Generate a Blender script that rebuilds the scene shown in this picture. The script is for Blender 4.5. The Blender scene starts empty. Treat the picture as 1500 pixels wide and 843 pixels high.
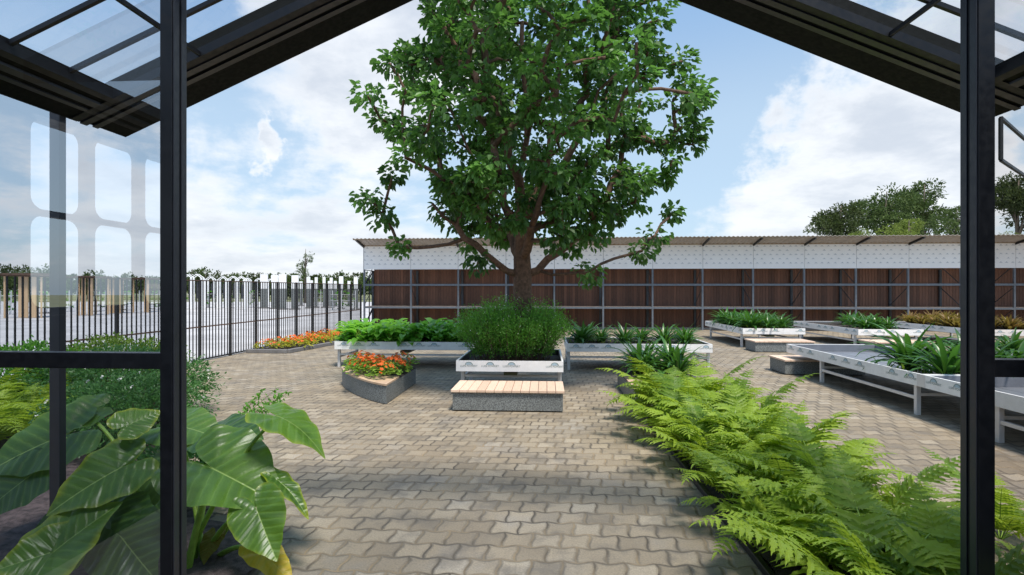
import bpy, math, random
from mathutils import Vector, Matrix
random.seed(7)
R = math.radians
S = bpy.context.scene
COL = S.collection
TH = math.atan(50 / 797.0)          # the camera looks 3.6 degrees off the courtyard's long axis
EYE = 2.2
SUN_EL, SUN_AZ = 66.0, 150.0         # azimuth measured from +Y towards +X


def at(px, py, d):
    """Point seen at that pixel of a 1500 px wide picture at depth d (metres)."""
    c, s = math.cos(TH), math.sin(TH)
    xc = (px - 750) / 797.0 * d
    return Vector((xc * c - d * s, xc * s + d * c, EYE - (py - 424.5) / 797.0 * d))


# ------------------------------------------------------------------ materials
def new_mat(name):
    m = bpy.data.materials.new(name)
    m.use_nodes = True
    nt = m.node_tree
    nt.nodes.clear()
    return m, nt


class NT:
    def __init__(self, nt):
        self.nt = nt

    def n(self, typ, ins=None, **kw):
        nd = self.nt.nodes.new(typ)
        for k, v in kw.items():
            setattr(nd, k, v)
        for k, v in (ins or {}).items():
            if isinstance(v, bpy.types.NodeSocket):
                self.nt.links.new(v, nd.inputs[k])
            else:
                nd.inputs[k].default_value = v
        return nd

    def m(self, op, a, b=0.0, c=0.0):
        return self.n('ShaderNodeMath', {0: a, 1: b, 2: c}, operation=op).outputs[0]

    def mix(self, f, a, b, mode='MIX'):
        nd = self.n('ShaderNodeMix', {0: f}, data_type='RGBA', blend_type=mode)
        for i, v in ((6, a), (7, b)):
            if isinstance(v, bpy.types.NodeSocket):
                self.nt.links.new(v, nd.inputs[i])
            else:
                nd.inputs[i].default_value = (*v[:3], 1)
        return nd.outputs[2]

    def noise(self, vec, scale, detail=4, rough=.55):
        ins = {'Scale': scale, 'Detail': detail, 'Roughness': rough}
        if vec is not None:
            ins['Vector'] = vec
        return self.n('ShaderNodeTexNoise', ins).outputs['Fac']

    def rng(self, v, a, b, c=0.0, d=1.0, smooth=True):
        return self.n('ShaderNodeMapRange', {0: v, 1: a, 2: b, 3: c, 4: d},
                      interpolation_type='SMOOTHSTEP' if smooth else 'LINEAR').outputs[0]

    def out(self, sh):
        self.n('ShaderNodeOutputMaterial', {'Surface': sh})

    def obj(self):
        return self.n('ShaderNodeTexCoord').outputs['Object']

    def gen(self):
        return self.n('ShaderNodeNewGeometry').outputs['Position']


def c4(c):
    return (*c[:3], 1)


def simple(name, col, rough=.5, metal=0.0, var=.12, scale=6.0, bump=0.0, spec=.5):
    m, nt = new_mat(name)
    t = NT(nt)
    p = t.obj()
    f = t.noise(p, scale, 6)
    f2 = t.noise(p, scale * 7, 3)
    k = t.m('ADD', t.m('MULTIPLY', f, .7), t.m('MULTIPLY', f2, .3))
    c = t.mix(t.rng(k, .3, .7), [x * (1 - var) for x in col], [x * (1 + var) for x in col])
    ins = {'Base Color': c, 'Roughness': t.rng(f2, .3, .7, max(0, rough - .08), min(1, rough + .08)),
           'Metallic': metal, 'Specular IOR Level': spec}
    if bump:
        ins['Normal'] = t.n('ShaderNodeBump', {'Height': f2, 'Strength': bump, 'Distance': .01}).outputs[0]
    t.out(t.n('ShaderNodeBsdfPrincipled', ins).outputs[0])
    return m


def leaf_mat(name, dark, light, trans=.3, tcol=None, rough=.45, spec=.4, vein=None):
    """Foliage: colour from each leaf's own random tint, some light passing through."""
    m, nt = new_mat(name)
    t = NT(nt)
    a = t.n('ShaderNodeAttribute', attribute_name='tint')
    sep = t.n('ShaderNodeSeparateColor', {0: a.outputs['Color']})
    nz = t.noise(t.gen(), 9.0, 3)
    f = t.m('ADD', t.m('MULTIPLY', sep.outputs[0], .8), t.m('MULTIPLY', nz, .25))
    c = t.mix(f, dark, light)
    extra = {}
    if vein:        # green = place along the midrib, blue = distance from it, alpha = nearness to the rim
        x = t.m('MULTIPLY', t.m('SUBTRACT', sep.outputs[1], .5), 2.0)
        ay = sep.outputs[2]
        rim = a.outputs['Alpha']
        wob = t.m('MULTIPLY', t.m('SUBTRACT', t.noise(t.gen(), 14.0, 2), .5), .05)
        q = t.m('ABSOLUTE', t.m('SUBTRACT', t.m('FRACT', t.m('MULTIPLY', t.m('ADD', t.m('SUBTRACT', x, t.m('MULTIPLY', ay, .6)), t.m('ADD', wob, 3.0)), 6.5)), .5))
        lat = t.m('MULTIPLY', t.rng(q, .012, .055, 1, 0), t.m('SUBTRACT', 1.0, rim))
        fine = t.noise(t.gen(), 90.0, 3)
        mid = t.rng(ay, .004, .013, 1, 0)
        c = t.mix(t.rng(t.noise(t.gen(), 4.5, 5, .6), .42, .68, 0, .55), c, dark)
        c = t.mix(t.m('MULTIPLY', t.rng(q, .0, .40, 1, 0), .25), c, (.16, .30, .04))
        c = t.mix(t.rng(fine, .35, .8, 0, .3), c, [k * .55 for k in dark])
        c = t.mix(t.m('MULTIPLY', t.m('MAXIMUM', t.m('MULTIPLY', lat, .22), mid), .75), c, vein)
        c = t.mix(t.m('MULTIPLY', t.rng(t.m('MULTIPLY', rim, t.m('ADD', .5, nz)), .50, 1.05), .8), c, (.34, .38, .02))
        hh = t.m('ADD', t.m('MULTIPLY', t.rng(q, 0, .3), 1.0), t.m('MULTIPLY', fine, .12))
        extra['Normal'] = t.n('ShaderNodeBump', {'Height': hh, 'Strength': .25, 'Distance': .012}).outputs[0]
    p = t.n('ShaderNodeBsdfPrincipled', {'Base Color': c, 'Roughness': rough, 'Specular IOR Level': spec, **extra})
    tc = t.mix(f, tcol or [min(1, x * 1.6) for x in dark], [min(1, x * 1.7) for x in (light if not tcol else tcol)])
    tr = t.n('ShaderNodeBsdfTranslucent', {'Color': tc})
    t.out(t.n('ShaderNodeMixShader', {0: trans, 1: p.outputs[0], 2: tr.outputs[0]}).outputs[0])
    return m


def pane_mat(name, refl, tint=(1, 1, 1)):
    m, nt = new_mat(name)
    t = NT(nt)
    tr = t.n('ShaderNodeBsdfTransparent', {'Color': c4(tint)})
    gl = t.n('ShaderNodeBsdfGlossy', {'Roughness': 0.0, 'Color': (1, 1, 1, 1)})
    ge = t.n('ShaderNodeNewGeometry')
    cs = t.m('ABSOLUTE', t.n('ShaderNodeVectorMath', {0: ge.outputs['Incoming'], 1: ge.outputs['Normal']}, operation='DOT_PRODUCT').outputs['Value'])
    fr = t.m('ADD', .04, t.m('MULTIPLY', .9, t.m('POWER', t.m('SUBTRACT', 1.0, cs), 5.0)))
    t.out(t.n('ShaderNodeMixShader', {0: t.m('ADD', fr, refl), 1: tr.outputs[0], 2: gl.outputs[0]}).outputs[0])
    return m


def paver_mat():
    m, nt = new_mat('interlocking pavers')
    t = NT(nt)
    pos = t.gen()
    xyz = t.n('ShaderNodeSeparateXYZ', {0: pos})
    wob = t.m('MULTIPLY', t.m('SUBTRACT', t.noise(pos, 5.0, 4, .65), .5), .10)
    u = t.m('ADD', t.m('DIVIDE', xyz.outputs[0], .25), wob)
    v = t.m('ADD', t.m('DIVIDE', xyz.outputs[1], .245), wob)
    tau = 2 * math.pi
    wv = t.m('ADD', v, t.m('MULTIPLY', t.m('MULTIPLY', t.m('COSINE', t.m('MULTIPLY', u, tau)), t.m('COSINE', t.m('MULTIPLY', v, math.pi))), .066))
    row = t.m('FLOOR', wv)
    fv = t.m('FRACT', wv)
    uu = t.m('ADD', t.m('ADD', u, t.m('MULTIPLY', t.m('FLOORED_MODULO', row, 2.0), .5)),
             t.m('MULTIPLY', t.m('SINE', t.m('MULTIPLY', wv, tau)), .05))
    col = t.m('FLOOR', uu)
    fu = t.m('FRACT', uu)
    du = t.m('MINIMUM', fu, t.m('SUBTRACT', 1.0, fu))
    dv = t.m('MINIMUM', fv, t.m('SUBTRACT', 1.0, fv))
    d = t.m('MINIMUM', du, dv)
    rag = t.m('MULTIPLY', t.m('SUBTRACT', t.noise(pos, 40.0, 4), .5), .05)
    de = t.m('ADD', d, rag)
    face = t.rng(de, .020, .055)
    idv = t.n('ShaderNodeCombineXYZ', {0: col, 1: row}).outputs[0]
    wn = t.n('ShaderNodeTexWhiteNoise', {'Vector': idv}, noise_dimensions='2D')
    rnd = wn.outputs['Value']
    big = t.noise(pos, .45, 5, .6)
    mid = t.noise(pos, 2.2, 6, .65)
    fine = t.noise(pos, 60.0, 6, .7)
    base = t.mix(rnd, (.255, .205, .145), (.365, .297, .208))
    base = t.mix(t.rng(big, .38, .62), base, t.mix(rnd, (.325, .268, .19), (.42, .352, .26)), 'MIX')
    base = t.mix(t.m('MULTIPLY', t.rng(rnd, .80, .98), .2), base, (.56, .51, .43))
    patch = t.noise(pos, .9, 5, .62)
    base = t.mix(t.m('MULTIPLY', t.rng(patch, .50, .66), .36), base, t.mix(rnd, (.17, .165, .165), (.27, .265, .265)))
    base = t.mix(t.m('MULTIPLY', t.rng(mid, .47, .68), .65), base, (.14, .125, .108))
    base = t.mix(t.rng(fine, .3, .72, 0, .55), base, (.12, .105, .085))
    joint = t.mix(t.rng(t.noise(pos, 1.6, 4), .40, .58), (.075, .062, .048), (.30, .225, .135))
    c = t.mix(face, joint, base)
    edge = t.rng(de, .04, .14)
    c = t.mix(t.m('MULTIPLY', t.m('SUBTRACT', 1.0, edge), t.rng(mid, .35, .6, .15, .6)), c, (.14, .12, .095))
    hgt = t.m('ADD', t.m('MULTIPLY', t.rng(de, .01, .11), 1.0),
              t.m('ADD', t.m('MULTIPLY', fine, .22), t.m('MULTIPLY', rnd, .18)))
    bp = t.n('ShaderNodeBump', {'Height': hgt, 'Strength': .75, 'Distance': .012})
    p = t.n('ShaderNodeBsdfPrincipled', {'Base Color': c, 'Roughness': .78, 'Specular IOR Level': .3,
                                         'Normal': bp.outputs[0]})
    t.out(p.outputs[0])
    return m


def granite_mat(name, col):
    m, nt = new_mat(name)
    t = NT(nt)
    p = t.gen()
    a = t.noise(p, 55, 2, .5)
    b = t.noise(p, 26, 3, .6)
    g = t.noise(p, 1.6, 4)
    c = t.mix(t.rng(a, .38, .62), [x * .5 for x in col], [x * 1.35 for x in col])
    c = t.mix(t.rng(b, .58, .72, 0, .6), c, (.05, .055, .06))
    c = t.mix(t.rng(g, .45, .8, 0, .35), c, [x * .6 for x in col])
    bp = t.n('ShaderNodeBump', {'Height': a, 'Strength': .25, 'Distance': .004})
    t.out(t.n('ShaderNodeBsdfPrincipled', {'Base Color': c, 'Roughness': .6, 'Normal': bp.outputs[0]}).outputs[0])
    return m


def wood_mat(name, c1, c2, axis=1, rough=.6, stretch=12.0):
    """Planks: the tint attribute changes from board to board, grain runs along the axis."""
    m, nt = new_mat(name)
    t = NT(nt)
    a = t.n('ShaderNodeAttribute', attribute_name='tint')
    r = t.n('ShaderNodeSeparateColor', {0: a.outputs['Color']}).outputs[0]
    sc = [stretch] * 3
    sc[axis] = 1.0
    mp = t.n('ShaderNodeMapping', {'Vector': t.gen(), 'Scale': sc}).outputs[0]
    sh = t.n('ShaderNodeVectorMath', {0: mp, 1: t.n('ShaderNodeCombineXYZ', {0: t.m('MULTIPLY', r, 37.0), 1: t.m('MULTIPLY', r, 11.0), 2: t.m('MULTIPLY', r, 23.0)}).outputs[0]}, operation='ADD').outputs[0]
    g = t.noise(sh, 4.0, 6, .65)
    f = t.m('ADD', t.m('MULTIPLY', r, .62), t.m('MULTIPLY', t.rng(g, .25, .75), .42))
    c = t.mix(f, c1, c2)
    bp = t.n('ShaderNodeBump', {'Height': g, 'Strength': .2, 'Distance': .004})
    t.out(t.n('ShaderNodeBsdfPrincipled', {'Base Color': c, 'Roughness': rough, 'Normal': bp.outputs[0]}).outputs[0])
    return m


M = {}
M['paver'] = paver_mat()
M['yard'] = simple('pale yard concrete', (.45, .44, .445), .85, var=.22, scale=.35)
M['floor'] = simple('dark unseen floor', (.028, .028, .03), .8, var=.2, scale=3)
M['field'] = simple('dry meadow', (.16, .17, .08), .95, var=.3, scale=.08)
M['soil'] = simple('dark soil', (.035, .027, .022), .95, var=.5, scale=9, bump=.9)
M['mulch'] = simple('bark mulch', (.075, .055, .055), .9, var=.75, scale=16, bump=1.0)
M['charcoal'] = simple('charcoal coated metal', (.008, .009, .012), .45, var=.2, scale=3, spec=.35)
M['charcoal_rail'] = simple('grey coated rail', (.024, .026, .035), .38, var=.1, scale=3)
M['soffit'] = simple('dark green soffit', (.0045, .0055, .0045), .75, var=.15, scale=4, spec=.2)
M['black'] = simple('black steel', (.012, .012, .013), .5, var=.2, scale=4)
M['rust'] = simple('brown rail', (.10, .055, .035), .6, var=.3, scale=4)
M['galv'] = simple('grey steel', (.16, .18, .21), .5, .35, var=.15, scale=5)
M['galv_dark'] = simple('dark grey steel', (.055, .06, .068), .55, .2, var=.2, scale=5)
M['white'] = simple('white coated board', (.82, .82, .82), .45, var=.07, scale=5)
M['alu'] = simple('pale aluminium', (.66, .66, .67), .42, .3, var=.08, scale=6)
M['tray_in'] = simple('grey tray liner', (.17, .185, .215), .4, var=.12, scale=4)
M['tray_dark'] = simple('dark tray liner', (.03, .034, .045), .5, var=.2, scale=4)
M['channel'] = simple('olive drain channel', (.10, .115, .06), .5, var=.2, scale=4)
M['print'] = simple('grey green print', (.16, .23, .22), .6, var=.1)
M['print_blue'] = simple('pale blue print', (.40, .52, .60), .6, var=.1)
M['print_pale'] = simple('pale grey print', (.52, .55, .60), .6, var=.1)
M['banner'] = simple('white banner', (.92, .92, .93), .55, var=.03, scale=1.5)
M['roof'] = simple('tan fibre roof sheet', (.33, .25, .17), .8, var=.2, scale=3)
M['roof_under'] = simple('pale roof lining', (.42, .38, .35), .8, var=.15, scale=3)
M['granite'] = granite_mat('speckled granite', (.185, .20, .20))
M['kerb'] = simple('grey kerb', (.17, .165, .165), .8, var=.2, scale=5)
M['seat_wood'] = wood_mat('pale larch slats', (.58, .40, .29), (.80, .60, .46), axis=1)
M['rim_wood'] = wood_mat('tan timber top', (.44, .30, .20), (.60, .43, .30), axis=0)
M['shed_wood'] = wood_mat('dark brown cladding', (.075, .034, .022), (.26, .118, .072), axis=2)
M['tan_wood'] = wood_mat('light timber', (.48, .32, .18), (.62, .44, .27), axis=2)
M['bark'] = simple('tree bark', (.13, .075, .05), .9, var=.45, scale=14, bump=1.0)
M['bark_grey'] = simple('grey bark', (.12, .10, .08), .9, var=.35, scale=8, bump=.8)
M['stem'] = simple('green stalk', (.22, .36, .05), .45, var=.25, scale=12)
M['stem_brown'] = simple('brown stem', (.10, .06, .035), .8, var=.3, scale=12)
M['tree_leaf'] = leaf_mat('tree leaves', (.008, .028, .010), (.105, .225, .048), .24, (.16, .38, .06), .42, .4)
M['bush_leaf'] = leaf_mat('bush leaves', (.035, .115, .015), (.14, .33, .045), .36, (.20, .50, .04))
M['bush_teal'] = leaf_mat('flowering shrub leaves', (.020, .070, .028), (.085, .20, .05), .28, (.12, .32, .06))
M['fern'] = leaf_mat('fern fronds', (.060, .135, .012), (.30, .41, .045), .32, (.40, .54, .04), .5, .3)
M['strap'] = leaf_mat('strap leaves', (.014, .050, .012), (.060, .165, .030), .2, (.10, .28, .03), .32, .5)
M['lime'] = leaf_mat('low lime leaves', (.05, .12, .01), (.17, .26, .03), .3, (.25, .40, .03))
M['veg'] = leaf_mat('broad crop leaves', (.055, .18, .02), (.17, .40, .055), .36, (.26, .60, .06), .4, .45)
M['croton'] = leaf_mat('red green leaves', (.085, .10, .02), (.26, .12, .04), .25, (.30, .25, .05), .4, .4)
M['flower_leaf'] = leaf_mat('flower leaves', (.06, .15, .015), (.19, .33, .045), .3, (.30, .48, .05))
M['flower_lime'] = leaf_mat('yellow green leaves', (.18, .23, .015), (.42, .40, .035), .3, (.5, .5, .05))
M['orange'] = leaf_mat('orange petals', (.62, .085, .02), (.80, .19, .025), .25, (.8, .2, .04), .5, .3)
M['white_petal'] = leaf_mat('white petals', (.65, .65, .58), (.8, .8, .75), .25, (.8, .8, .7), .5, .3)
M['ear'] = leaf_mat('elephant ear leaves', (.010, .048, .015), (.140, .275, .026), .24, (.26, .48, .04), .36, .5, vein=(.30, .42, .12))
M['ear_yellow'] = leaf_mat('yellowed leaves', (.42, .30, .02), (.62, .46, .04), .3, (.6, .5, .05), .45, .4, vein=(.5, .45, .1))
M['ear_brown'] = leaf_mat('withered leaves', (.12, .09, .012), (.20, .15, .02), .15, (.3, .22, .03), .6, .3, vein=(.2, .16, .05))
M['far_leaf'] = leaf_mat('far tree leaves', (.035, .065, .022), (.12, .165, .05), .2, (.10, .16, .04), .6, .2)
M['far_dark'] = leaf_mat('dark far leaves', (.028, .046, .018), (.090, .115, .040), .18, (.09, .13, .03), .6, .2)
M['far_lime'] = leaf_mat('lime far leaves', (.10, .15, .03), (.20, .25, .05), .25, (.25, .32, .06), .6, .2)
M['pane'] = pane_mat('reflective pane', .30, (.93, .96, 1.0))
M['pane_right'] = pane_mat('clear pane', .03, (.86, .83, .81))
M['roof_pane'] = pane_mat('roof pane', .02, (.88, .91, .95))


# ------------------------------------------------------------------ mesh builder
class MB:
    def __init__(self):
        self.v, self.f, self.mi, self.c = [], [], [], []

    def add(self, vs, fs, mi=0, tint=(0.5, 0, 0)):
        o = len(self.v)
        self.v.extend(vs)
        self.c.extend([tint] * len(vs) if isinstance(tint, tuple) else tint)
        for f in fs:
            self.f.append([i + o for i in f])
            self.mi.append(mi)

    def box(self, x0, x1, y0, y1, z0, z1, mi=0, tint=None, mat=None):
        vs = [Vector((x, y, z)) for z in (z0, z1) for y in (y0, y1) for x in (x0, x1)]
        if mat is not None:
            vs = [mat @ p for p in vs]
        tint = tint or (random.random(), 0, 0)
        self.add(vs, [(0, 2, 3, 1), (4, 5, 7, 6), (0, 1, 5, 4), (2, 6, 7, 3), (0, 4, 6, 2), (1, 3, 7, 5)], mi, tint)

    def bar(self, a, b, w, h, mi=0, up=(0, 0, 1), tint=None):
        a, b = Vector(a), Vector(b)
        d = (b - a)
        L = d.length
        d.normalize()
        u = Vector(up)
        s = d.cross(u)
        if s.length < 1e-4:
            s = d.cross(Vector((1, 0, 0)))
        s.normalize()
        u = s.cross(d)
        m = Matrix((( s.x, d.x, u.x, a.x), (s.y, d.y, u.y, a.y), (s.z, d.z, u.z, a.z), (0, 0, 0, 1)))
        self.box(-w / 2, w / 2, 0, L, -h / 2, h / 2, mi, tint, m)

    def prism(self, pts, z0, z1, mi=0, mi_top=None, tint=(.5, 0, 0)):
        n = len(pts)
        vs = [Vector((x, y, z0)) for x, y in pts] + [Vector((x, y, z1)) for x, y in pts]
        self.add(vs, [(i, (i + 1) % n, n + (i + 1) % n, n + i) for i in range(n)], mi, tint)
        self.add(vs[n:], [tuple(range(n))], mi if mi_top is None else mi_top, tint)
        self.add(vs[:n], [tuple(reversed(range(n)))], mi, tint)

    def tube(self, pts, rads, n=6, mi=0, tint=(.5, 0, 0)):
        vs, fs = [], []
        prev = None
        for i, p in enumerate(pts):
            p = Vector(p)
            d = (Vector(pts[min(i + 1, len(pts) - 1)]) - Vector(pts[max(i - 1, 0)])).normalized()
            if prev is None:
                prev = d.orthogonal().normalized()
            x = (prev - d * prev.dot(d))
            x = x.normalized() if x.length > 1e-5 else d.orthogonal().normalized()
            prev = x
            y = d.cross(x)
            for k in range(n):
                a = 2 * math.pi * k / n
                vs.append(p + (x * math.cos(a) + y * math.sin(a)) * rads[i])
        for i in range(len(pts) - 1):
            for k in range(n):
                k2 = (k + 1) % n
                fs.append((i * n + k, i * n + k2, (i + 1) * n + k2, (i + 1) * n + k))
        fs.append(tuple(reversed(range(n))))
        fs.append(tuple(range((len(pts) - 1) * n, len(pts) * n)))
        self.add(vs, fs, mi, tint)

    def build(self, name, mats, parent=None, smooth=False, bevel=0.0):
        me = bpy.data.meshes.new(name)
        me.from_pydata([tuple(p) for p in self.v], [], self.f)
        if not isinstance(mats, (list, tuple)):
            mats = [mats]
        for m in mats:
            me.materials.append(m)
        if len(mats) > 1:
            me.polygons.foreach_set('material_index', self.mi)
        at_ = me.color_attributes.new('tint', 'FLOAT_COLOR', 'POINT')
        flat = []
        for c in self.c:
            flat += [c[0], c[1], c[2], c[3] if len(c) > 3 else 1.0]
        at_.data.foreach_set('color', flat)
        if smooth:
            me.polygons.foreach_set('use_smooth', [True] * len(me.polygons))
        me.update()
        o = bpy.data.objects.new(name, me)
        COL.objects.link(o)
        if parent:
            o.parent = parent
        if bevel:
            b = o.modifiers.new('edge', 'BEVEL')
            b.width = bevel
            b.segments = 2
            b.limit_method = 'ANGLE'
        return o


def tag(o, label, cat, group=None, kind=None):
    o['label'] = label
    o['category'] = cat
    if group:
        o['group'] = group
    if kind:
        o['kind'] = kind
    return o


def thing(name, label, cat, loc=(0, 0, 0), rz=0.0, group=None):
    o = bpy.data.objects.new(name, None)
    COL.objects.link(o)
    o.location = loc
    o.rotation_euler = (0, 0, rz)
    o.empty_display_size = .2
    return tag(o, label, cat, group)


def struct(o):
    o['kind'] = 'structure'
    return o


def copy_tree(o, loc=None, rz=None, sc=None, parent=None, label=None, group=None):
    c = o.copy()
    COL.objects.link(c)
    if parent is not None:
        c.parent = parent
    if loc is not None:
        c.location = loc
    if rz is not None:
        c.rotation_euler = (0, 0, rz)
    if sc is not None:
        c.scale = (sc, sc, sc)
    if label:
        c['label'] = label
    if group:
        c['group'] = group
    for ch in list(o.children):
        copy_tree(ch, parent=c)
    return c


class Spots:
    """Places copies of a plant: the first call moves the prototype itself, later ones copy it."""
    def __init__(self, protos):
        self.p, self.used = protos, set()

    def put(self, i, loc, rz, sc, label, group):
        o = self.p[i % len(self.p)]
        if i % len(self.p) not in self.used:
            self.used.add(i % len(self.p))
            o.location, o.rotation_euler, o.scale = loc, (0, 0, rz), (sc, sc, sc)
            o['label'], o['group'] = label, group
            return o
        return copy_tree(o, loc, rz, sc, None, label, group)


# ------------------------------------------------------------------ leaves
def rnd_unit():
    while True:
        p = Vector((random.uniform(-1, 1), random.uniform(-1, 1), random.uniform(-1, 1)))
        if .05 < p.length < 1:
            return p.normalized()


def add_leaf(mb, base, d, up, L, Wd, fold=.25, tint=.5, mi=0, droop=.15):
    d = d.normalized()
    s = d.cross(up)
    if s.length < 1e-4:
        s = d.orthogonal()
    s.normalize()
    n = s.cross(d).normalized()
    h = n * (Wd * fold)
    dr = n * (-L * droop)
    vs = [base, base + d * L + dr * 1.0,
          base + d * (L * .30) + s * (Wd * .46) + h, base + d * (L * .68) + s * (Wd * .38) + h + dr * .5,
          base + d * (L * .30) - s * (Wd * .46) + h, base + d * (L * .68) - s * (Wd * .38) + h + dr * .5]
    mb.add(vs, [(0, 2, 3, 1), (0, 1, 5, 4)], mi, (tint, 0, 0))


def add_strap(mb, base, az, el, L, Wd, bend, tint, mi=0, seg=7, fold=.18, wave=0.0):
    """A long strap leaf that leaves the base at elevation el and bends over by bend radians."""
    vs, fs, cs = [], [], []
    p = Vector(base)
    hd = Vector((math.cos(az), math.sin(az), 0))
    sd = Vector((-math.sin(az), math.cos(az), 0))
    for i in range(seg + 1):
        t = i / seg
        a = el - bend * t ** 1.3
        d = hd * math.cos(a) + Vector((0, 0, math.sin(a)))
        n = Vector((0, 0, 1)) * math.cos(a) - hd * math.sin(a)
        w = Wd * .5 * (min(1.0, .45 + 2.2 * t)) * (1 - max(0, (t - .45) / .55) ** 2.2) + .001
        k = n * (w * fold * 2) + sd * wave * math.sin(t * 7)
        vs += [p + sd * w + k, p, p - sd * w + k]
        cs += [(tint + .12 * t, 0, 0), (tint + .25, 0, 0), (tint + .12 * t, 0, 0)]
        if i:
            o = i * 3
            fs += [(o - 3, o - 2, o + 1, o), (o - 2, o - 1, o + 2, o + 1)]
        p = p + d * (L / seg)
    mb.add(vs, fs, mi, cs)


def add_broad(mb, base, az, el, L, Wd, bend, tint, mi=0, seg=5):
    vs, fs, cs = [], [], []
    p = Vector(base)
    hd = Vector((math.cos(az), math.sin(az), 0))
    sd = Vector((-math.sin(az), math.cos(az), 0))
    for i in range(seg + 1):
        t = i / seg
        a = el - bend * t
        d = hd * math.cos(a) + Vector((0, 0, math.sin(a)))
        n = Vector((0, 0, 1)) * math.cos(a) - hd * math.sin(a)
        w = Wd * .5 * (math.sin(math.pi * min(1, t ** .72)) ** .8 if 0 < t < 1 else .02)
        k = n * (w * .45) + n * random.uniform(-.02, .02) * L
        vs += [p + sd * w + k, p, p - sd * w + k]
        cs += [(tint, 0, 0), (tint + .3, 0, 0), (tint, 0, 0)]
        if i:
            o = i * 3
            fs += [(o - 3, o - 2, o + 1, o), (o - 2, o - 1, o + 2, o + 1)]
        p = p + d * (L / seg)
    mb.add(vs, fs, mi, cs)


def add_pinna(mb, base, d, n, L, Wd, tint, seg=8):
    s = d.cross(n).normalized()
    vs, fs = [], []
    for i in range(seg + 1):
        t = i / seg
        w = Wd * (1 - t) ** .62 * (.80 + .20 * math.sin(math.pi * min(1, t * 1.4)))
        if i % 2:
            w *= .60
        p = base + d * (L * t) - n * (L * .30 * t * t)
        sh = d * (Wd * .40 if i % 2 == 0 else 0)
        e = n * (w * .22)
        vs += [p + s * w + sh + e, p, p - s * w + sh + e]
        if i:
            o = i * 3
            fs += [(o - 3, o - 2, o + 1, o), (o - 2, o - 1, o + 2, o + 1)]
    mb.add(vs, fs, 0, (tint, 0, 0))


def add_frond(mb, stems, az, el, L, bend, tint, npin=15, twist=0.0):
    hd = Vector((math.cos(az), math.sin(az), 0))
    sd0 = Vector((-math.sin(az), math.cos(az), 0))
    p = Vector((hd.x * .02, hd.y * .02, 0))
    pts = [p.copy()]
    N = 22
    frames = []
    for i in range(N):
        t = (i + 1) / N
        a = el - bend * t ** 1.4
        d = hd * math.cos(a) + Vector((0, 0, math.sin(a))) + sd0 * (twist * t)
        d.normalize()
        p = p + d * (L / N)
        pts.append(p.copy())
        n = d.cross(sd0)
        n = -n if n.z < 0 else n
        frames.append((p.copy(), d, n.normalized(), t))
    stems.tube(pts[::3] + [pts[-1]], [.006 * (1 - .8 * i / 8) for i in range(len(pts[::3]) + 1)], 4)
    for k in range(npin):
        t = .16 + .84 * k / npin
        q, d, n, _ = frames[min(N - 1, int(t * N))]
        ln = L * .275 * (min(1, (1.03 - t) * 1.35) ** .8) * (.72 + .28 * min(1, (t - .1) * 5))
        wd = min(L * .036, ln * .24) + .003
        for sgn in (1, -1):
            sd = d.cross(n) * sgn
            dd = (sd * .90 + d * .42 + n * random.uniform(-.06, .14)).normalized()
            add_pinna(mb, q, dd, n, ln * random.uniform(.92, 1.06), wd, tint + random.uniform(-.14, .14))
    q, d, n, _ = frames[-1]
    add_pinna(mb, q - d * .02, d, n, L * .07, L * .016, tint)


def make_fern(name, label, L, nfr, el=(.62, 1.42), mats=('fern', 'stem'), tone=(0, .9)):
    t = thing(name, label, 'fern')
    mb, st = MB(), MB()
    off = random.random() * 6
    for i in range(nfr):
        az = off + i * 2.399 + random.uniform(-.2, .2)
        e = random.uniform(*el)
        add_frond(mb, st, az, e, L * random.uniform(.7, 1.1), random.uniform(.7, 1.7) * (.5 + .45 * e), random.uniform(*tone),
                  twist=random.uniform(-.25, .25))
    mb.build('frond_foliage', M[mats[0]], t)
    st.build('frond_stem', M[mats[1]], t)
    return t


def make_strap(name, label, cat, n, L, Wd, mat, el=(.5, 1.4), bend=(.8, 2.0), low=0, lowmat='lime'):
    t = thing(name, label, cat)
    mb = MB()
    for i in range(n):
        az = i * 2.399 + random.uniform(-.3, .3)
        r = random.uniform(0, .06)
        e = el[0] + (el[1] - el[0]) * (1 - i / n) ** .8
        add_strap(mb, (math.cos(az) * r, math.sin(az) * r, 0), az, e, L * random.uniform(.65, 1.1),
                  Wd * random.uniform(.8, 1.15), random.uniform(*bend), random.uniform(0, .7))
    mb.build('foliage', M[mat], t, True)
    if low:
        lb = MB()
        for i in range(low):
            az = random.uniform(0, 6.28)
            r = random.uniform(.05, .42)
            add_strap(lb, (math.cos(az) * r, math.sin(az) * r, -.02), random.uniform(0, 6.28), random.uniform(.5, 1.4),
                      random.uniform(.12, .26), .03, random.uniform(.5, 1.6), random.random(), seg=4)
        lb.build('undergrowth', M[lowmat], t, True)
    return t


def make_veg(name, label):
    t = thing(name, label, 'leafy plant')
    mb, st = MB(), MB()
    for i in range(34):
        az = i * 2.399 + random.uniform(-.3, .3)
        z = random.uniform(.02, .36) ** 1.0
        r = random.uniform(.02, .16)
        b = Vector((math.cos(az) * r, math.sin(az) * r, z))
        st.tube([(0, 0, 0), b * .6, b], [.007, .006, .004], 4)
        add_broad(mb, b, az + random.uniform(-.4, .4), random.uniform(.1, .95), random.uniform(.17, .30),
                  random.uniform(.13, .20), random.uniform(.8, 1.7), random.uniform(0, .7))
    mb.build('foliage', M['veg'], t, True)
    st.build('stem', M['stem'], t)
    return t


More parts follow.
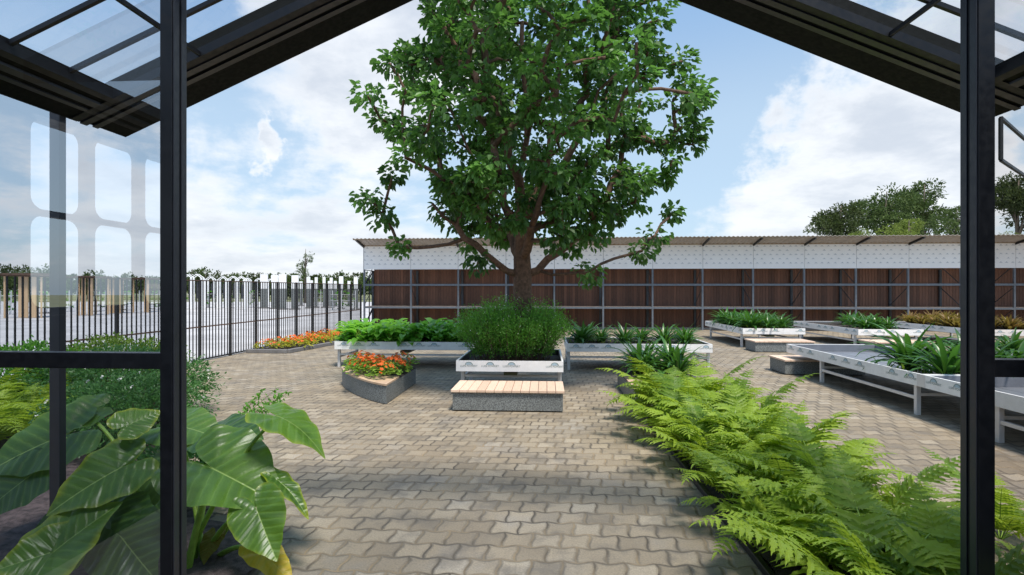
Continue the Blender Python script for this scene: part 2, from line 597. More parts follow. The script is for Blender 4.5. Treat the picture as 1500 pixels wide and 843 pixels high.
def make_flower(name, label, leafm, nleaf=60, nfl=16, rad=.24, hgt=.24):
    t = thing(name, label, 'flowering plant')
    lb, fb = MB(), MB()
    for i in range(nleaf):
        a, r = random.uniform(0, 6.28), rad * math.sqrt(random.random())
        z = hgt * (1 - (r / rad) ** 2 * .6) * random.uniform(.35, 1)
        p = Vector((math.cos(a) * r, math.sin(a) * r, z))
        add_leaf(lb, p, Vector((math.cos(a), math.sin(a), random.uniform(-.3, .6))), Vector((0, 0, 1)),
                 random.uniform(.06, .11), random.uniform(.05, .09), .2, random.random())
    for i in range(nfl):
        a, r = random.uniform(0, 6.28), rad * .95 * math.sqrt(random.random())
        z = hgt * (1 - (r / rad) ** 2 * .55) + random.uniform(0, .05)
        p = Vector((math.cos(a) * r, math.sin(a) * r, z))
        n = (Vector((math.cos(a) * .6, math.sin(a) * .6 - .35, .9)) + rnd_unit() * .3).normalized()
        x = n.orthogonal().normalized()
        y = n.cross(x)
        sz = random.uniform(.034, .055)
        tt = random.random()
        for k in range(5):
            q = 2 * math.pi * k / 5
            add_leaf(fb, p, x * math.cos(q) + y * math.sin(q) + n * .45, n, sz, sz * .9, .1, tt, droop=.25)
    lb.build('foliage', M[leafm], t)
    fb.build('blossom', M['orange'], t)
    return t


def add_cloud_leaves(mb, n, center, rad, L, shape=2.0, up=.4, tint=None, inner=.25, zmin=-1.0, spread=.14, per=14):
    """Leaves through a rounded volume, denser outside, gathered in small clumps."""
    clumps = []
    while len(clumps) < max(3, n // per):
        p = rnd_unit() * (inner + (1 - inner) * random.random() ** .45)
        if p.z > zmin:
            clumps.append((p, random.uniform(0, .5)))
    for i in range(n):
        q, tb = random.choice(clumps)
        p = q + rnd_unit() * random.uniform(0, spread)
        pos = Vector((center[0] + p.x * rad[0], center[1] + p.y * rad[1], center[2] + p.z * rad[2]))
        d = (p.normalized() + rnd_unit() * .9 + Vector((0, 0, up * .3)))
        add_leaf(mb, pos, d, (Vector((0, 0, 1)) + rnd_unit() * .8), L * random.uniform(.7, 1.3), L * random.uniform(.4, .6),
                 .2, tb + random.uniform(0, .5))


# ------------------------------------------------------------------ world, sun, camera
def make_world():
    w = bpy.data.worlds.new('World')
    S.world = w
    w.use_nodes = True
    nt = w.node_tree
    nt.nodes.clear()
    t = NT(nt)
    d = t.n('ShaderNodeTexCoord').outputs['Generated']
    sky = t.n('ShaderNodeTexSky', sky_type='NISHITA', sun_disc=False, sun_elevation=R(SUN_EL), sun_rotation=R(SUN_AZ),
              altitude=50, air_density=1.0, dust_density=1.4, ozone_density=1.2)
    xyz = t.n('ShaderNodeSeparateXYZ', {0: d})
    z = xyz.outputs[2]
    zz = t.m('ADD', t.m('MAXIMUM', z, 0.0), .22)
    plane = t.n('ShaderNodeCombineXYZ', {0: t.m('DIVIDE', xyz.outputs[0], zz), 1: t.m('DIVIDE', xyz.outputs[1], zz), 2: 3.7}).outputs[0]
    n1 = t.noise(plane, 1.15, 10, .58)
    n2 = t.noise(plane, 3.6, 8, .6)
    dens = t.m('ADD', t.m('MULTIPLY', n1, .72), t.m('MULTIPLY', n2, .28))
    nc = t.n('ShaderNodeTexNoise', {'Vector': d, 'Scale': 5.0, 'Detail': 6.0, 'Roughness': .62}).outputs['Color']
    off = t.n('ShaderNodeVectorMath', {0: t.n('ShaderNodeVectorMath', {0: nc, 1: (.5, .5, .5)}, operation='SUBTRACT').outputs[0], 'Scale': .34}, operation='SCALE').outputs[0]
    dd = t.n('ShaderNodeVectorMath', {0: t.n('ShaderNodeVectorMath', {0: d, 1: off}, operation='ADD').outputs[0]}, operation='NORMALIZE').outputs[0]
    bump = 0.0
    #        px    py   radius weight
    blobs = [(520, 60, 10, .17), (600, 20, 8, .12), (700, 10, 5, .10), (430, 330, 16, .14), (560, 300, 10, .08), (355, 222, 1.6, .16),
             (1240, 200, 11, .14), (1130, 225, 5, .10), (1360, 130, 9, .09), (1060, 328, 4, .12), (1290, 300, 10, .08),
             (110, 260, 12, .10), (150, 30, 6, .05), (1480, 40, 8, .10),
             (1000, 130, 10, -.14), (330, 120, 8, -.10), (60, 60, 11, -.12), (1120, 60, 9, -.06), (450, 200, 5, -.07), (1020, 250, 6, -.10)]
    for px, py, r, wt in blobs:
        v = (at(px, py, 10) - Vector((0, 0, EYE))).normalized()
        dt = t.n('ShaderNodeVectorMath', {0: dd, 1: tuple(v)}, operation='DOT_PRODUCT').outputs['Value']
        g = t.rng(dt, math.cos(R(r * 1.35)), math.cos(R(r * .25)), 0, wt)
        bump = t.m('ADD', bump, g)
    dens = t.m('ADD', dens, bump)
    low = t.rng(z, .0, .20, .07, 0)                 # the cloud deck closes towards the horizon
    dens = t.m('ADD', dens, low)
    cov = t.rng(dens, .55, .72)
    shade = t.rng(t.noise(plane, 2.4, 7, .6), .35, .68)
    thick = t.rng(dens, .58, .80)
    ccol = t.mix(t.m('MULTIPLY', thick, shade), (7.7, 7.8, 7.95), (5.0, 5.35, 5.95))
    ccol = t.mix(t.rng(z, 0, .25, .35, 0), ccol, (6.7, 6.95, 7.3))
    skyc = t.mix(t.rng(z, .30, .62, .62, .80), t.mix(1.0, sky.outputs[0], (1.0, 1.02, 1.05), 'MULTIPLY'), t.mix(t.rng(z, .26, .48), (4.7, 6.2, 7.6), (2.6, 4.3, 6.7)))
    c = t.mix(t.m('MULTIPLY', cov, .84), skyc, ccol)
    bg = t.n('ShaderNodeBackground', {'Color': c, 'Strength': .1})
    t.n('ShaderNodeOutputWorld', {'Surface': bg.outputs[0]})


make_world()
sun = bpy.data.lights.new('sun', 'SUN')
sun.energy = 3.8
sun.angle = R(12)
sun.color = (1.0, .93, .83)
so = bpy.data.objects.new('sun', sun)
COL.objects.link(so)
sd = Vector((math.cos(R(SUN_EL)) * math.sin(R(SUN_AZ)), math.cos(R(SUN_EL)) * math.cos(R(SUN_AZ)), math.sin(R(SUN_EL))))
so.rotation_euler = (-sd).to_track_quat('-Z', 'Y').to_euler()
so.location = sd * 60

cam = bpy.data.cameras.new('camera')
co = bpy.data.objects.new('camera', cam)
COL.objects.link(co)
co.location = (0, 0, EYE)
co.rotation_euler = (R(90), 0, TH)
cam.sensor_width = 36
cam.lens = 797 / 1500 * 36
cam.shift_y = .002
cam.clip_start = .05
cam.clip_end = 3000
S.camera = co
S.view_settings.view_transform = 'Standard'
S.view_settings.look = 'None'
S.view_settings.gamma = 1
S.view_settings.exposure = .5
S.view_settings.use_curve_mapping = False
S.cycles.max_bounces = 8
S.cycles.transparent_max_bounces = 12
S.cycles.sample_clamp_indirect = 8.0

# ------------------------------------------------------------------ ground
g = MB()
g.add([Vector(p) for p in ((-900, -200, -.03), (900, -200, -.03), (900, 1500, -.03), (-900, 1500, -.03))], [(0, 1, 2, 3)])
struct(g.build('ground', M['field']))
g = MB()
g.add([Vector(p) for p in ((-140, -30, -.012), (60, -30, -.012), (60, 95, -.012), (-140, 95, -.012))], [(0, 1, 2, 3)])
struct(g.build('yard', M['yard']))
g = MB()
g.add([Vector(p) for p in ((-10.62, -7, 0), (34, -7, 0), (34, 34.5, 0), (-10.62, 34.5, 0))], [(0, 1, 2, 3)])
struct(g.build('pavement', M['paver']))


g = MB()
g.add([Vector(p) for p in ((-3.86, -5, .004), (3.62, -5, .004), (3.62, 3.25, .004), (-3.86, 3.25, .004))], [(0, 1, 2, 3)])
struct(g.build('floor', M['floor']))  # unseen dark sheet, added to weaken the ground's reflection in the left pane


def mound(pts, z, name, mat, step=.12, amp=.03):
    """Soil surface with an uneven top inside a polygon."""
    xs, ys = [p[0] for p in pts], [p[1] for p in pts]

    def inside(x, y):
        r = False
        for i in range(len(pts)):
            (x1, y1), (x2, y2) = pts[i], pts[i - 1]
            if (y1 > y) != (y2 > y) and x < (x2 - x1) * (y - y1) / (y2 - y1) + x1:
                r = not r
        return r
    mb = MB()
    nx, ny = int((max(xs) - min(xs)) / step) + 1, int((max(ys) - min(ys)) / step) + 1
    hm = {}
    vs, fs = [], []
    for i in range(nx + 1):
        for j in range(ny + 1):
            x, y = min(xs) + i * step, min(ys) + j * step
            hm[i, j] = len(vs)
            vs.append(Vector((x, y, z + random.uniform(-amp, amp) * .6 + amp * math.sin(x * 3.1) * math.cos(y * 2.3))))
    for i in range(nx):
        for j in range(ny):
            if inside(min(xs) + (i + .5) * step, min(ys) + (j + .5) * step):
                fs.append((hm[i, j], hm[i + 1, j], hm[i + 1, j + 1], hm[i, j + 1]))
    mb.add(vs, fs)
    return struct(mb.build(name, mat, None, True))


def strip(mb, pts, w, z0, z1):
    for a, b in zip(pts, pts[1:]):
        mb.bar((a[0], a[1], (z0 + z1) / 2), (b[0], b[1], (z0 + z1) / 2), w, z1 - z0)


left_bed = [(-10.35, 3.5), (-2.24, 3.5), (-2.2, 4.2), (-2.6, 4.72), (-3.5, 5.1), (-5.0, 6.4), (-6.6, 8.8), (-8.25, 11.1), (-9.2, 12.0), (-9.2, 13.2), (-10.35, 13.2)]
mound(left_bed, .035, 'soil', M['mulch'], .10, .022)
kb = MB()
strip(kb, [(-8.2, 11.1), (-9.13, 12.0), (-9.13, 13.25), (-10.35, 13.25)], .10, .004, .10)
tag(kb.build('kerb', M['kerb'], bevel=.01), 'low grey kerb closing the far corner of the shrub bed', 'kerb')
fern_bed = [(1.72, 3.3), (2.98, 3.3), (2.98, 10.15), (1.72, 10.15)]
mound(fern_bed, .05, 'soil', M['soil'], .10, .03)
kb = MB()
strip(kb, [(1.69, 3.2), (1.69, 10.18)], .05, .004, .07)
strip(kb, [(3.01, 3.2), (3.01, 10.18)], .05, .004, .07)
tag(kb.build('bed_edging', M['black'], bevel=.006), 'thin black edging along the long fern bed', 'edging')
flower_bed = [(-10.3, 18.45), (-9.0, 18.4), (-8.35, 22.9), (-8.9, 24.6), (-10.3, 24.6)]
mound(flower_bed, .08, 'soil', M['soil'], .12, .03)
kb = MB()
strip(kb, [(-10.38, 18.3), (-8.9, 18.25), (-8.2, 22.9), (-8.8, 24.8), (-10.38, 24.8)], .16, .004, .13)
tag(kb.build('kerb', M['kerb'], bevel=.01), 'grey kerb framing the flower bed along the black fence', 'kerb')

# ------------------------------------------------------------------ greenhouse round the camera
gh = thing('greenhouse', 'dark framed greenhouse with glass roof, open towards the courtyard', 'greenhouse', (0, 0, 0))
XL, XR, XM = -3.72, 3.50, -.11
SL = .437
ZB = 3.55


def zr(x):
    return ZB + SL * min(x - XL, XR - x)


def slope_box(mb, x0, x1, y0, y1, d0, d1, mi=0):
    """Box following the roof slope between x0 and x1, d0..d1 above the rafters' underside."""
    vs = [Vector((x, y, zr(x) + d)) for d in (d0, d1) for y in (y0, y1) for x in (x0, x1)]
    mb.add(vs, [(0, 2, 3, 1), (4, 5, 7, 6), (0, 1, 5, 4), (2, 6, 7, 3), (0, 4, 6, 2), (1, 3, 7, 5)], mi)


GD = .07            # glass lies this far above the rafters' underside
for x0, x1 in ((XL, XM), (XR, XM)):
    mb = MB()
    slope_box(mb, x0, x1, 4.12, 4.60, 0, .20, 0)
    gr = mb.build('gable_rafter', M['soffit'], gh)
    mb = MB()
    slope_box(mb, x0, x1, 4.245, 4.30, -.014, -.002, 0)
    slope_box(mb, x0, x1, 4.125, 4.19, -.022, -.002, 0)
    mb.build('rafter_rail', M['charcoal_rail'], gr)
    mb = MB()
    slope_box(mb, x0, x1, 4.04, 4.117, -.012, .06, 0)
    mb.build('rafter_trim', M['charcoal'], gr)
for sgn, x0 in ((1, XL), (-1, XR)):
    mb = MB()
    slope_box(mb, x0 - sgn * .02, x0 + sgn * .30, -5, 4.117, 0, .12)
    es = mb.build('eaves_soffit', M['soffit'], gh)
    mb = MB()
    slope_box(mb, x0 + sgn * .20, x0 + sgn * .25, -5, 4.036, -.020, -.002)
    slope_box(mb, x0 + sgn * .12, x0 + sgn * .15, -5, 4.036, -.012, -.002)
    mb.build('eaves_rail', M['charcoal_rail'], es)
    mb = MB()
    slope_box(mb, x0 + sgn * .302, x0 + sgn * .35, -5, 4.036, -.015, .06)
    mb.build('eaves_trim', M['charcoal'], es)
    mb = MB()
    mb.box(x0 - .22, x0 - .01, -5, 3.24, ZB - .06, ZB + .05) if sgn > 0 else mb.box(x0 + .03, x0 + .19, -5, 3.24, ZB - .06, ZB + .05)
    mb.build('wall_head', M['charcoal'], gh)
    mb = MB()
    mb.box(x0 - .13, x0 - .045, 3.99, 4.05, 0, ZB + .03) if sgn > 0 else mb.box(x0 + .05, x0 + .13, 3.99, 4.05, 0, ZB + .03)
    mb.build('column', M['charcoal_rail'], gh, bevel=.004)
    for k in range(20):
        y = 3.66 - .435 * k
        mb = MB()
        slope_box(mb, x0 + sgn * .352, XM, y - .014, y + .014, GD - .035, GD - .003)
        mb.build('glazing_bar', M['charcoal'], gh)
    for off in (1.05, 2.2):
        x = x0 + sgn * off
        mb = MB()
        mb.box(x - .012, x + .012, -5, 4.036, zr(x) + GD - .075, zr(x) + GD - .045)
        mb.build('purlin', M['charcoal'], gh)
    mb = MB()
    a, b = x0 + sgn * .302, XM
    mb.add([Vector((a, -5, zr(a) + GD)), Vector((b, -5, zr(b) + GD)), Vector((b, 4.118, zr(b) + GD)), Vector((a, 4.118, zr(a) + GD))], [(0, 1, 2, 3)])
    mb.build('roof_pane', M['roof_pane'], gh)
mb = MB()
mb.box(XM - .06, XM + .06, -5, 4.03, zr(XM) - .05, zr(XM) + .15)
mb.build('ridge_beam', M['charcoal'], gh)
# glazed screen with the wide opening
for x0, x1, xi, s in ((-2.405, -2.326, -2.326, 1), (2.452, 2.541, 2.452, -1)):
    mb = MB()
    mb.box(x0, x1, 3.25, 3.385, 0, zr((x0 + x1) / 2) + .01)
    dp = mb.build('door_post', M['charcoal'], gh, bevel=.003)
    mb = MB()
    for ya, yb in ((3.257, 3.305), (3.33, 3.378)):
        mb.box(min(xi, xi + s * .008) + (0.001 if s > 0 else 0), max(xi, xi + s * .008) - (0 if s > 0 else .001), ya, yb, .02, zr(xi) - .02)
    mb.build('door_track', M['charcoal_rail'], dp, bevel=.002)
for x0, x1, pm in ((-4.6, -2.407, 'pane'), (2.543, 4.6, 'pane_right')):
    mb = MB()
    mb.box(x0, x1, 3.27, 3.35, 1.70, 1.80)
    mb.build('transom', M['charcoal'], gh, bevel=.003)
    for z0, z1 in ((.12, 1.70), (1.80, 3.53)):
        mb = MB()
        mb.add([Vector((x0, 3.31, z0)), Vector((x1, 3.31, z0)), Vector((x1, 3.31, z1)), Vector((x0, 3.31, z1))], [(0, 1, 2, 3)])
        mb.build('glass_pane', M[pm], gh)
    mb = MB()
    mb.box(x0, x1, 3.26, 3.36, 0, .12)
    mb.build('bottom_rail', M['charcoal'], gh)
for x0, x1 in ((XL + .35, -2.407), (XR - .35, 2.543)):     # gable panes above the eaves beside the posts
    mb = MB()
    mb.add([Vector((x0, 3.31, 3.53)), Vector((x1, 3.31, 3.53)), Vector((x1, 3.31, zr(x1) - .02)), Vector((x0, 3.31, zr(x0) - .02))], [(0, 1, 2, 3)])
    mb.build('glass_pane', M['pane_right'], gh)


# side walls: on the left two rows of rounded window openings
def rounded_cell(mb, y0, y1, z0, z1, wy0, wy1, wz0, wz1, r, x, th):
    ring, outer = [], []
    cs = [(wy1 - r, wz1 - r, 0), (wy0 + r, wz1 - r, 90), (wy0 + r, wz0 + r, 180), (wy1 - r, wz0 + r, 270)]
    corners = [(y1, z1), (y0, z1), (y0, z0), (y1, z0)]
    for (cy, cz, a0), cn in zip(cs, corners):
        for k in range(7):
            a = R(a0 + 15 * k)
            ring.append((cy + r * math.cos(a), cz + r * math.sin(a)))
            outer.append(cn)
    n = len(ring)
    vs = [Vector((x, *p)) for p in ring] + [Vector((x, *p)) for p in outer] + [Vector((x - th, *p)) for p in ring] + [Vector((x - th, *p)) for p in outer]
    fs = []
    for i in range(n):
        j = (i + 1) % n
        if outer[i] == outer[j]:
            fs += [(i, j, n + i), (2 * n + j, 2 * n + i, 3 * n + i)]
        else:
            fs += [(i, j, n + j, n + i), (2 * n + j, 2 * n + i, 3 * n + i, 3 * n + j)]
        fs.append((j, i, 2 * n + i, 2 * n + j))
    mb.add(vs, fs)


mb = MB()
for k in range(10):
    y0 = 2.83 - .585 * (k + 1)
    for z0, z1, w0, w1 in ((2.79, 3.55, 2.815, 3.50), (2.0, 2.79, 2.06, 2.765)):
        rounded_cell(mb, y0, y0 + .585, z0, z1, y0 + .057, y0 + .527, w0, w1, .10, -3.86, .05)
mb.box(-3.91, -3.86, -5, 2.83, 0, 1.998)
mb.box(-3.91, -3.86, 2.832, 3.24, 0, 3.55)
mb.box(-3.91, -3.86, -5, 2.83 - 5.852, 2.0, 3.55)
mb.build('side_wall', M['charcoal'], gh)
mb = MB()
mb.box(3.62, 3.68, -5, 3.24, 0, 3.55)
mb.build('side_wall', M['charcoal'], gh)  # unseen right wall, added solid and dark to keep reflections dark
mb = MB()
mb.prism([(-3.9, -5.06), (3.67, -5.06), (3.67, -5.0), (-3.9, -5.0)], 0, 3.55)
mb.build('unseen_rear_wall', M['charcoal'], gh)  # unseen, added behind the camera so the panes mirror no open sky
mb = MB()          # open steel bracket hung outside the gutter corner
p0 = at(1466, 172, 4.27)
d45 = Vector((.74, .67, 0)).normalized()
q0, q1 = p0 + Vector((0, 0, -.005)), p0 + Vector((0, 0, -.335))
for a, b in ((q0, q1), (q0, q0 + d45 * 2.4), (q1, q1 + d45 * 2.4), (q0 + d45 * 2.4, q1 + d45 * 2.4)):
    mb.bar(a, b, .022, .022)
mb.build('bracket', M['black'], gh)

# ------------------------------------------------------------------ fence
fx = -10.5
fe = thing('metal_fence', 'tall black bar fence with brown rails between courtyard and yard', 'fence', (fx, 15, 0))
FY0, PIT = 15.9 - 1.6 * 8, 1.6
ylist = [FY0 + PIT * k for k in range(18)]
for i, y in enumerate(ylist):
    mb = MB()
    mb.box(-.035, .035, y - 15 - .035, y - 15 + .035, 0, 2.50)
    mb.build('post', M['black'], fe)
    if i < len(ylist) - 1:
        mb = MB()
        for k in range(1, 10):
            yy = y + PIT * k / 10 - 15
            mb.box(-.010, .010, yy - .016, yy + .016, .075, 2.46)
        mb.build('bar_panel', M['black'], fe)
a, b = ylist[0] - 15, ylist[-1] - 15
for nm, z, h, mt in (('top_rail', 2.475, .03, 'rust'), ('middle_rail', 1.06, .035, 'rust'), ('bottom_rail', .06, .04, 'black')):
    mb = MB()
    mb.box(-.026, .026, a, b, z - h / 2, z + h / 2)
    mb.build(nm, M[mt], fe)

# ------------------------------------------------------------------ shed
PX = [-10.21 + 2.665 * k for k in range(17)]
sh = thing('storage_shed', 'long open rack shed with brown timber rear and white printed fascia', 'shed', (PX[0], 30, 0))
OX, OY = PX[0], 30.0


def B(mb, x0, x1, y0, y1, z0, z1, mi=0, tint=None):
    mb.box(x0 - OX, x1 - OX, y0 - OY, y1 - OY, z0, z1, mi, tint)


X0, X1 = PX[0], PX[-1]
mb = MB()
nb = int((X1 - X0) / .16)
for k in range(nb):
    x = X0 + .05 + k * .16
    B(mb, x, x + .147, 31.62, 31.66, .03, 3.42, 0, (random.random(), 0, 0))
mb.build('timber_wall', M['shed_wood'], sh)
mb = MB()
B(mb, X0 + .05, X1, 31.665, 31.70, .03, 3.42)
mb.build('wall_backing', M['black'], sh)
for k, x in enumerate(PX):
    mb = MB()
    B(mb, x - .045, x + .045, 30.0, 30.09, 0, 4.70)
    pst = mb.build('post', M['galv'], sh)
    mb = MB()
    B(mb, x - .06, x + .06, 31.5, 31.6, 0, 3.3)
    mb.build('rear_post', M['galv_dark'], sh)
    mb = MB()
    for z0 in (.2, 1.35, 2.5):
        if k % 2 == 0:
            mb.bar((x - OX, .10, z0), (x - OX, 1.5, z0 + .95), .03, .03)
        else:
            mb.bar((x - OX, .10, z0 + .95), (x - OX, 1.5, z0), .03, .03)
    mb.build('brace', M['galv_dark'], pst)
    mb = MB()
    mb.bar((x - OX, -1.24, 4.85), (x - OX, 1.9, 4.17), .07, .10)
    mb.build('roof_rafter', M['black'], sh)
    if k < len(PX) - 1:
        x2 = PX[k + 1]
        for z in (1.205, 2.46):
            mb = MB()
            B(mb, x + .046, x2 - .046, 30.0, 30.06, z - .055, z + .055)
            B(mb, x + .046, x2 - .046, 31.45, 31.498, z - .05, z + .05)
            mb.build('rack_beam', M['galv'], sh)
        mb = MB()
        B(mb, x + .05, x2 - .05, 30.062, 31.44, 1.245, 1.262)
        mb.build('shelf', M['rim_wood'], sh)
        mb = MB()
        B(mb, x + .010, x2 - .010, 29.955, 29.985, 3.33, 4.66)
        mk = mb
        for r in range(5):
            offs = [.19, .58, .89, 1.22, 1.57, 1.93, 2.21, 2.52] if r % 2 == 0 else [.05, .43, 1.0, 1.37, 1.75, 2.3]
            z = 4.50 - r * .225
            for of in offs:
                xx, w = x - OX + of, .085
                y = -.049
                mk.add([Vector((xx - w, y, z)), Vector((xx + w, y, z)), Vector((xx + w, y, z + .018)), Vector((xx - w, y, z + .018))], [(0, 1, 2, 3)], 1)
                mk.add([Vector((xx - w * .5, y, z + .024)), Vector((xx + w * .5, y, z + .024)), Vector((xx + w * .3, y, z + .055)), Vector((xx, y, z + .072)), Vector((xx - w * .3, y, z + .055))], [(0, 1, 2, 3, 4)], 1)
        mb.build('fascia_panel', [M['banner'], M['print_pale']], sh)
mb = MB()
B(mb, X0 + .05, X1, 30.02, 30.09, .02, .12)
mb.build('base_rail', M['galv_dark'], sh)
mb = MB()
B(mb, X0 - .2, X1 + .2, 28.76, 28.83, 4.87, 4.925)
B(mb, X0 - .05, X1 + .2, 29.90, 29.95, 4.62, 4.70)
mb.build('eaves_board', M['roof'], sh)
mb = MB()          # corrugated sheet rising towards the courtyard
vs, fs = [], []
nseg = int((X1 - X0 + .4) / .055)
for i in range(nseg + 1):
    x = X0 - .2 + i * .055 - OX
    h = .022 * math.sin(2 * math.pi * x / .22)
    for y, z in ((-1.28, 4.95), (2.1, 4.21)):
        vs += [Vector((x, y, z + h)), Vector((x, y, z + h - .02))]
    if i:
        o = i * 4
        fs += [(o - 4, o, o + 2, o - 2), (o - 3, o - 1, o + 3, o + 1), (o - 4, o - 3, o + 1, o), (o - 2, o + 2, o + 3, o - 1)]
mb.add(vs, fs)
mb.build('corrugated_roof', M['roof_under'], sh)
mb = MB()
mb.bar((0, .1, 3.3), (0, 1.55, 3.3), .04, .04)
mb.bar((.02, .12, 2.5), (.02, 1.55, 3.3), .05, .05)
mb.bar((.02, .12, .15), (.02, 1.5, 1.1), .05, .05)
mb.bar((.0, .9, 0), (.0, .9, 2.9), .05, .05)
mb.build('end_brace', M['black'], sh)


# ------------------------------------------------------------------ tray tables
def text_mesh(body, size):
    cu = bpy.data.curves.new('lettering', 'FONT')
    cu.body = body
    cu.size = size
    cu.align_x = 'CENTER'
    o = bpy.data.objects.new('lettering', cu)
    COL.objects.link(o)
    dg = bpy.context.evaluated_depsgraph_get()
    me = bpy.data.meshes.new_from_object(o.evaluated_get(dg))
    vs = [v.co.copy() for v in me.vertices]
    fs = [list(p.vertices) for p in me.polygons]
    bpy.data.objects.remove(o)
    bpy.data.curves.remove(cu)
    bpy.data.meshes.remove(me)
    return vs, fs


LET_V, LET_F = text_mesh('LUIN POWERT', .058)


def logo(mb, org, ax, k=1.0):
    """Small printed mark: an arch over a line of lettering."""
    up = Vector((0, 0, 1))

    def P(x, y):
        return org + ax * (x * k) + up * (y * k)
    mb.add([P(v.x, v.y) for v in LET_V], LET_F, 1)
    vs, fs = [], []
    for i in range(11):
        a = math.pi * i / 10
        for r in (.062, .075):
            vs.append(P(math.cos(a) * r * 1.15, .038 + math.sin(a) * r * .95))
        if i:
            fs.append((2 * i - 2, 2 * i - 1, 2 * i + 1, 2 * i))
    mb.add(vs, fs, 1)
    vs = [P(math.cos(math.pi * i / 10) * .055 * 1.15, .046 + math.sin(math.pi * i / 10) * .055 * .9) for i in range(11)]
    mb.add(vs, [tuple(range(11))], 2)


def table(label, x0, x1, y0, y1, soil='tray_in', legs=None, ztop=.74, rim=.22, joints=(), logos='LF', soilz=.16, liner='tray_in', group=None):
    lx, ly = x1 - x0, y1 - y0
    t = thing('tray_table', label, 'table', (x0, y0, 0), 0, group)
    z0 = ztop - rim
    th = .035
    for nm, bx in (('front', (0, lx, 0, th)), ('back', (0, lx, ly - th, ly)), ('l', (0, th, th + .001, ly - th - .001)), ('r', (lx - th, lx, th + .001, ly - th - .001))):
        mb = MB()
        mb.box(bx[0], bx[1], bx[2], bx[3], z0, ztop)
        lg = mb
        if nm == 'l' and 'L' in logos:
            n = max(2, int(ly / .50))
            for k in range(n):
                if k % 4 == 3:
                    continue
                logo(lg, Vector((-.003, ly - (k + .5) * ly / n, z0 + rim * .42)), Vector((0, -1, 0)), .95)
        if nm == 'front' and 'F' in logos:
            n = max(2, int(lx / .42))
            for k in range(n):
                if k % 4 == 3:
                    continue
                logo(lg, Vector(((k + .6) * lx / n, -.003, z0 + rim * .42)), Vector((1, 0, 0)), .95)
        mb.build('rim', [M['white'], M['print'], M['print_blue']], t)
    for (jx, jy, along) in joints:
        mb = MB()
        if along == 'y':
            mb.box(jx - .004, jx - .001, jy - .10, jy + .10, z0 + .003, ztop - .003)
        else:
            mb.box(jx - .06, jx + .06, jy - .004, jy - .001, z0 + .003, ztop - .003)
        mb.build('joint_plate', M['alu'], t)
    mb = MB()          # inner faces of the tray, a few millimetres inside the white rim
    i0 = th + .003
    mb.box(i0, lx - i0, i0, i0 + .012, z0 + .03, ztop - .012)
    mb.box(i0, lx - i0, ly - i0 - .012, ly - i0, z0 + .03, ztop - .012)
    mb.box(i0, i0 + .012, i0 + .013, ly - i0 - .013, z0 + .03, ztop - .012)
    mb.box(lx - i0 - .012, lx - i0, i0 + .013, ly - i0 - .013, z0 + .03, ztop - .012)
    mb.box(i0, lx - i0, i0, ly - i0, z0 + .004, z0 + .028)
    if liner == 'tray_in':
        n = int(lx / .55)
        for k in range(1, n):
            mb.box(k * lx / n - .012, k * lx / n + .012, .07, ly - .07, z0 + .0285, z0 + .0305)
    mb.build('tray_liner', M[liner], t)
    if soil == 'soil':
        mb = MB()
        nx, ny = int(lx / .14), int(ly / .14)
        vs = [Vector((.052 + (lx - .104) * i / nx, .052 + (ly - .104) * j / ny, z0 + soilz + random.uniform(-.015, .02))) for i in range(nx + 1) for j in range(ny + 1)]
        fs = [(i * (ny + 1) + j, (i + 1) * (ny + 1) + j, (i + 1) * (ny + 1) + j + 1, i * (ny + 1) + j + 1) for i in range(nx) for j in range(ny)]
        mb.add(vs, fs)
        mb.build('soil', M['soil'], t, True)
    lxs = (.03, lx - .10)
    lys = legs or (.25, ly - .35)
    for ax in lxs:
        for ay in lys:
            mb = MB()
            mb.box(ax, ax + .075, ay, ay + .075, 0, z0 - .002)
            mb.build('leg', M['alu'], t, bevel=.004)
    mb = MB()
    for ax in lxs:
        mb.box(ax + .012, ax + .06, lys[0] + .076, lys[-1] - .001, .27, .325)
    for ay in (lys[0], lys[-1]):
        mb.box(lxs[0] + .076, lxs[1] - .001, ay + .01, ay + .06, .335, .385)
    mb.build('stretcher', M['alu'], t)
    mb = MB()
    mb.box(lx * .5 - .14, lx * .5 + .14, .3, ly - .3, .40, .46)
    mb.build('drain_channel', M['channel'], t)
    return t


table('low white tray table filled with a feathery bush below the tree', -1.85, .35, 11.1, 13.36, 'soil', (.45, 1.7), liner='tray_dark', soilz=.10)
table('white tray table overflowing with broad leafy green crops', -5.95, -2.08, 14.98, 16.9, 'soil', (.15, 1.6))
table('white tray table of strap leaved plants behind the bush', .55, 4.42, 14.78, 16.80, 'soil', (.15, 1.7))
table('large white tray table, half empty, with strap plants at its near end', 6.45, 8.76, 9.80, 15.06, 'tray', (.16, 3.48), joints=((0, .0, 'y'),))
table('white tray table continuing the half empty one past its grey joint', 6.45, 8.76, 4.50, 9.76, 'tray', (.2, 3.72))
table('white tray table beside the half empty one, seen through the glass', 10.6, 12.9, 8.6, 15.0, 'tray', (.3, 5.6))
table('white tray table full of bushy strap plants near the shed', 7.40, 9.68, 21.0, 25.9, 'soil', (.3, 4.2))
table('white tray table with bare far corner between two planted tables', 11.45, 13.75, 20.75, 26.0, 'soil', (.3, 4.5))
table('white tray table with red tinged bushes in front of the shed', 15.72, 18.05, 20.85, 26.1, 'soil', (.3, 4.5))


